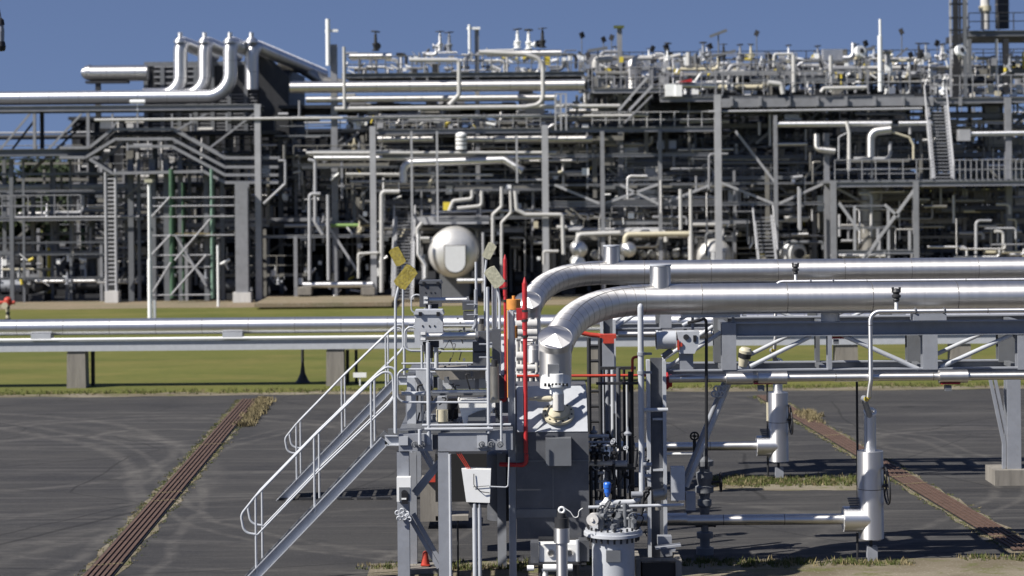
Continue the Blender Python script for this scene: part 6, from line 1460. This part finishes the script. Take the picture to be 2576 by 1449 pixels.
filler(30, 700, 2090, (340, 640), 113, 120, 4, 9, 30, 120, W1, 'the crowded middle of the plant', True, .5)
filler(26, 0, 640, (460, 700), 114, 122, 4, 9, 40, 160, [3, 3, 3, 5, 4, 5, 3, 4, 1, 2, 0], 'the lower left rack')
filler(24, 0, 640, (560, 640), 114, 121, 5, 12, 60, 170, [2, 2, 2, 5, 3, 5, 3, 5, 1, 1, 1], 'the lower left rack', True, .4)
filler(28, 1400, 2090, (530, 660), 112.5, 120, 5, 14, 30, 130, [5, 5, 3, 4, 5, 3, 6, 3, 2, 0, 0], 'the low pipework over the far huge pipe', False, .5)
filler(30, 1480, 2576, [150, 172, 186, 205, 222], 113.5, 123, 5, 15, 25, 150, [8, 6, 4, 4, 5, 3, 7, 2, 3, 0, 1], 'the crowded upper right deck', False, .5)
filler(26, 2110, 2576, (475, 650), 109.8, 113, 4, 9, 30, 120, [6, 5, 3, 4, 5, 2, 5, 1, 1, 0, 0], 'the lower right frame', False, .6)
filler(20, 2110, 2576, (470, 590), 110, 113, 3, 8, 30, 110, [6, 5, 3, 4, 5, 2, 5, 1, 1, 0, 0], 'the lower right frame', True, .5)
filler(26, 1390, 2090, (335, 600), 112, 114, 3, 7, 30, 110, W1, 'the right of centre rack', True, .5)
filler(22, 2100, 2576, (255, 440), 112, 116, 4, 10, 30, 130, W1, 'the rack under the upper right deck', False, .6)
filler(24, 870, 1480, [136, 150, 168, 176], 113.5, 119, 4, 9, 15, 90, W1, 'the skyline deck left of the masts', False, .6)
filler(20, 870, 1480, (126, 168), 113.5, 119, 3, 7, 14, 40, W1, 'the skyline deck left of the masts', True, .5)
filler(18, 700, 1480, [286, 300, 312], 113, 119, 4, 9, 30, 120, W1, 'the middle rack below the white loop', False, .5)
filler(46, 1480, 2576, (130, 190), 113, 123, 4, 11, 22, 80, [6, 5, 4, 5, 6, 4, 6, 3, 3, 0, 1], 'the crowded upper right deck', True, .5)
# pumps at ground level
def pump_proto(m_, g):
    t = Thing('pump', 'x', 'pump', (0, 0, 0), g); q = MB(); q.box(-1.3, 1.3, -.4, .4, 0, .35); t.part('skid', q, 'steel_dk'); q = MB(); q.cyl((-1.1, 0, .85), (.1, 0, .85), .36, 14); q.dome((-1.1, 0, .85), (-1, 0, 0), .34, .15, 14); t.part('motor', q, m_)
    q = MB(); q.cyl((.3, 0, .8), (1.0, 0, .8), .42, 14); q.cyl((.65, 0, .8), (.65, 0, 1.7), .14, 10); q.cyl((.65, 0, 1.6), (.65, 0, 1.72), .24, 12); t.part('casing', q, 'grey_mid'); return t
pps = [pump_proto(m_, 'pumps and motors on the ground of the plant') for m_ in ('slate', 'grey', 'steel_dk')]
for i in range(33):
    u = (rr.uniform(-20, 1000) if i % 3 else rr.uniform(1240, 2200)); Y_ = 114.6 + (i % 4) * 2.2 + rr.uniform(0, 1); loc = Vector((T(u, 700, Y_).x, Y_, 0)); k = i % 3
    lab = ('slate', 'grey', 'black')[k] + ' pump with its motor on the shaded plant floor'
    if i < 3: pps[k].e.location = loc; pps[k].e['label'] = lab
    else: copy_tree(pps[k].e, loc, None, lab).rotation_euler.z = rr.choice((0, pi, .1, 1.57))
# dark infill boxes added low in the racks to deepen the shade
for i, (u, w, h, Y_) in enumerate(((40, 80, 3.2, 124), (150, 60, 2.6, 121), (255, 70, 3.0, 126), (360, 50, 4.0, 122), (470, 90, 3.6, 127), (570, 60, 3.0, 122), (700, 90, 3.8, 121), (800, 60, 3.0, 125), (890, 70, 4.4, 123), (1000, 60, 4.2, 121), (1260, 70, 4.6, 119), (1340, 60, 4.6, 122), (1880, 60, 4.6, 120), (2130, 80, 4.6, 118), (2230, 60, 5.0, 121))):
    a, b = T(u - w / 2, 700, Y_), T(u + w / 2, 700, Y_); t = Thing('dark_infill', 'dark cabin standing in the shade of the racks', 'infill', Vector(((a.x + b.x) / 2, Y_ + 1, 0)), 'dark infill boxes in the racks')
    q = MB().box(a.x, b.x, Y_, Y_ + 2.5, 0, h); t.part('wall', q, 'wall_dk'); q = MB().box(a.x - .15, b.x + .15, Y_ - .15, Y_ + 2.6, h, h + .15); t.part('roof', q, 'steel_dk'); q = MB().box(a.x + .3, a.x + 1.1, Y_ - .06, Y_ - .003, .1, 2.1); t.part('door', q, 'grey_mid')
# the rest of the dense pipework: one mass
q = MB()
for i in range(1500):
    reg = rr.choice(('m', 'm', 'm', 'u', 'l', 'r', 'x')); Y_ = rr.uniform(114, 132)
    if reg == 'm': u, v = rr.uniform(700, 2250), rr.uniform(330, 640)
    elif reg == 'u': u, v = rr.uniform(1450, 2600), rr.uniform(148, 330)
    elif reg == 'x': u, v = rr.uniform(860, 1480), rr.uniform(262, 330)
    elif reg == 'l': u, v = rr.uniform(190, 690), rr.uniform(300, 690)
    else: u, v = rr.uniform(2240, 2600), rr.uniform(300, 520)
    L = rr.uniform(20, 150); a = T(u, v, Y_); r_ = rr.uniform(.03, .13); k = rr.random(); mi = rr.randrange(5)
    if k < .42: q.tube([a, a + Vector((M(L, Y_), 0, 0))], r_, 7, True, mi)
    elif k < .85: q.tube([a, a + Vector((0, 0, -min(M(L, Y_) * .6, a.z)))], r_, 7, True, mi)
    else: q.box(a.x, a.x + rr.uniform(.3, 1.2), Y_, Y_ + .8, a.z, a.z + rr.uniform(.3, 1.0), mi)
o = put(mesh_obj('dense_pipework', q, ['alu', 'grey', 'offwhite', 'steel_old', 'alu_dull'], Vector((0, 0, 0)))); tagit(o, 'dense mass of shaded pipes and boxes deep inside the plant', 'pipework', kind='stuff')
q = MB()
for i in range(760):
    reg = rr.choice(('m', 'm', 'm', 'u', 'l', 'r')); Y_ = rr.uniform(112.9, 128)
    if reg == 'm': u, v = rr.uniform(650, 2200), rr.uniform(335, 600)
    elif reg == 'u': u, v = rr.uniform(1450, 2600), rr.uniform(180, 335)
    elif reg == 'l': u, v = rr.uniform(-60, 640), rr.uniform(410, 700)
    else: u, v = rr.uniform(2100, 2600), rr.uniform(330, 640)
    a = T(u, v, Y_); L = M(rr.uniform(60, 380), Y_); mi = rr.randrange(4); w = rr.uniform(.08, .24); k = rr.random()
    if k < .42: q.prof(a, a + Vector((L, 0, 0)), (0, 0, 1), w, w * 1.2, 'B', None, mi)
    elif k < .78: q.prof(a, a - Vector((0, 0, min(a.z, L * .6))), (0, 1, 0), w, w, 'B', None, mi)
    else: q.prof(a, a + Vector((L * .3, 0, rr.choice((-1, 1)) * min(a.z, L * .25))), (0, 1, 0), w * .7, w * .6, 'B', None, mi)
    if k < .22:
        n = int(L / 1.3)
        for dz in (.55, 1.1): q.tube([a + Vector((0, 0, dz)), a + Vector((L, 0, dz))], .03, 5, False, mi)
        for j in range(n + 1): q.tube([a + Vector((j * L / max(1, n), 0, 0)), a + Vector((j * L / max(1, n), 0, 1.1))], .03, 5, False, mi)
o = put(mesh_obj('dense_steelwork', q, ['steel_old', 'grey', 'grey_mid', 'steel_old'], Vector((0, 0, 0)))); tagit(o, 'dense mass of thin beams and railings inside the plant racks', 'steelwork', kind='stuff')
# clutter of tiny fittings on the decks: instrument boxes, gauges, junctions
q = MB()
for i in range(900):
    if i < 420: u, v, Y_ = rr.uniform(1470, 2600), rr.uniform(138, 238), rr.uniform(113, 124)
    elif i < 620: u, v, Y_ = rr.uniform(870, 1480), rr.choice((150, 178, 310, 318)) + rr.uniform(-10, 3), rr.uniform(113, 122)
    elif i < 800: u, v, Y_ = rr.uniform(690, 2090), rr.uniform(430, 660), rr.uniform(112, 120)
    else: u, v, Y_ = rr.uniform(-40, 960), rr.uniform(640, 735), rr.uniform(112, 118)
    a = T(u, v, Y_); s_ = rr.uniform(.05, .2); mi = rr.choices(range(6), [5, 4, 3, 4, 1, 1])[0]
    if rr.random() < .5: q.cyl(a, a + Vector((rr.uniform(-.6, .6), 0, rr.uniform(-.5, .5))), s_ * .5, 7, mi)
    else: q.box(a.x - s_, a.x + s_, Y_, Y_ + s_, a.z - s_ * rr.uniform(.5, 2), a.z + s_, mi)
o = put(mesh_obj('small_fittings', q, ['white', 'alu_bright', 'grey_lt', 'steel_dk', 'cream', 'yellow'], Vector((0, 0, 0)))); tagit(o, 'countless small gauges, boxes and fittings scattered through the plant', 'fittings', kind='stuff')
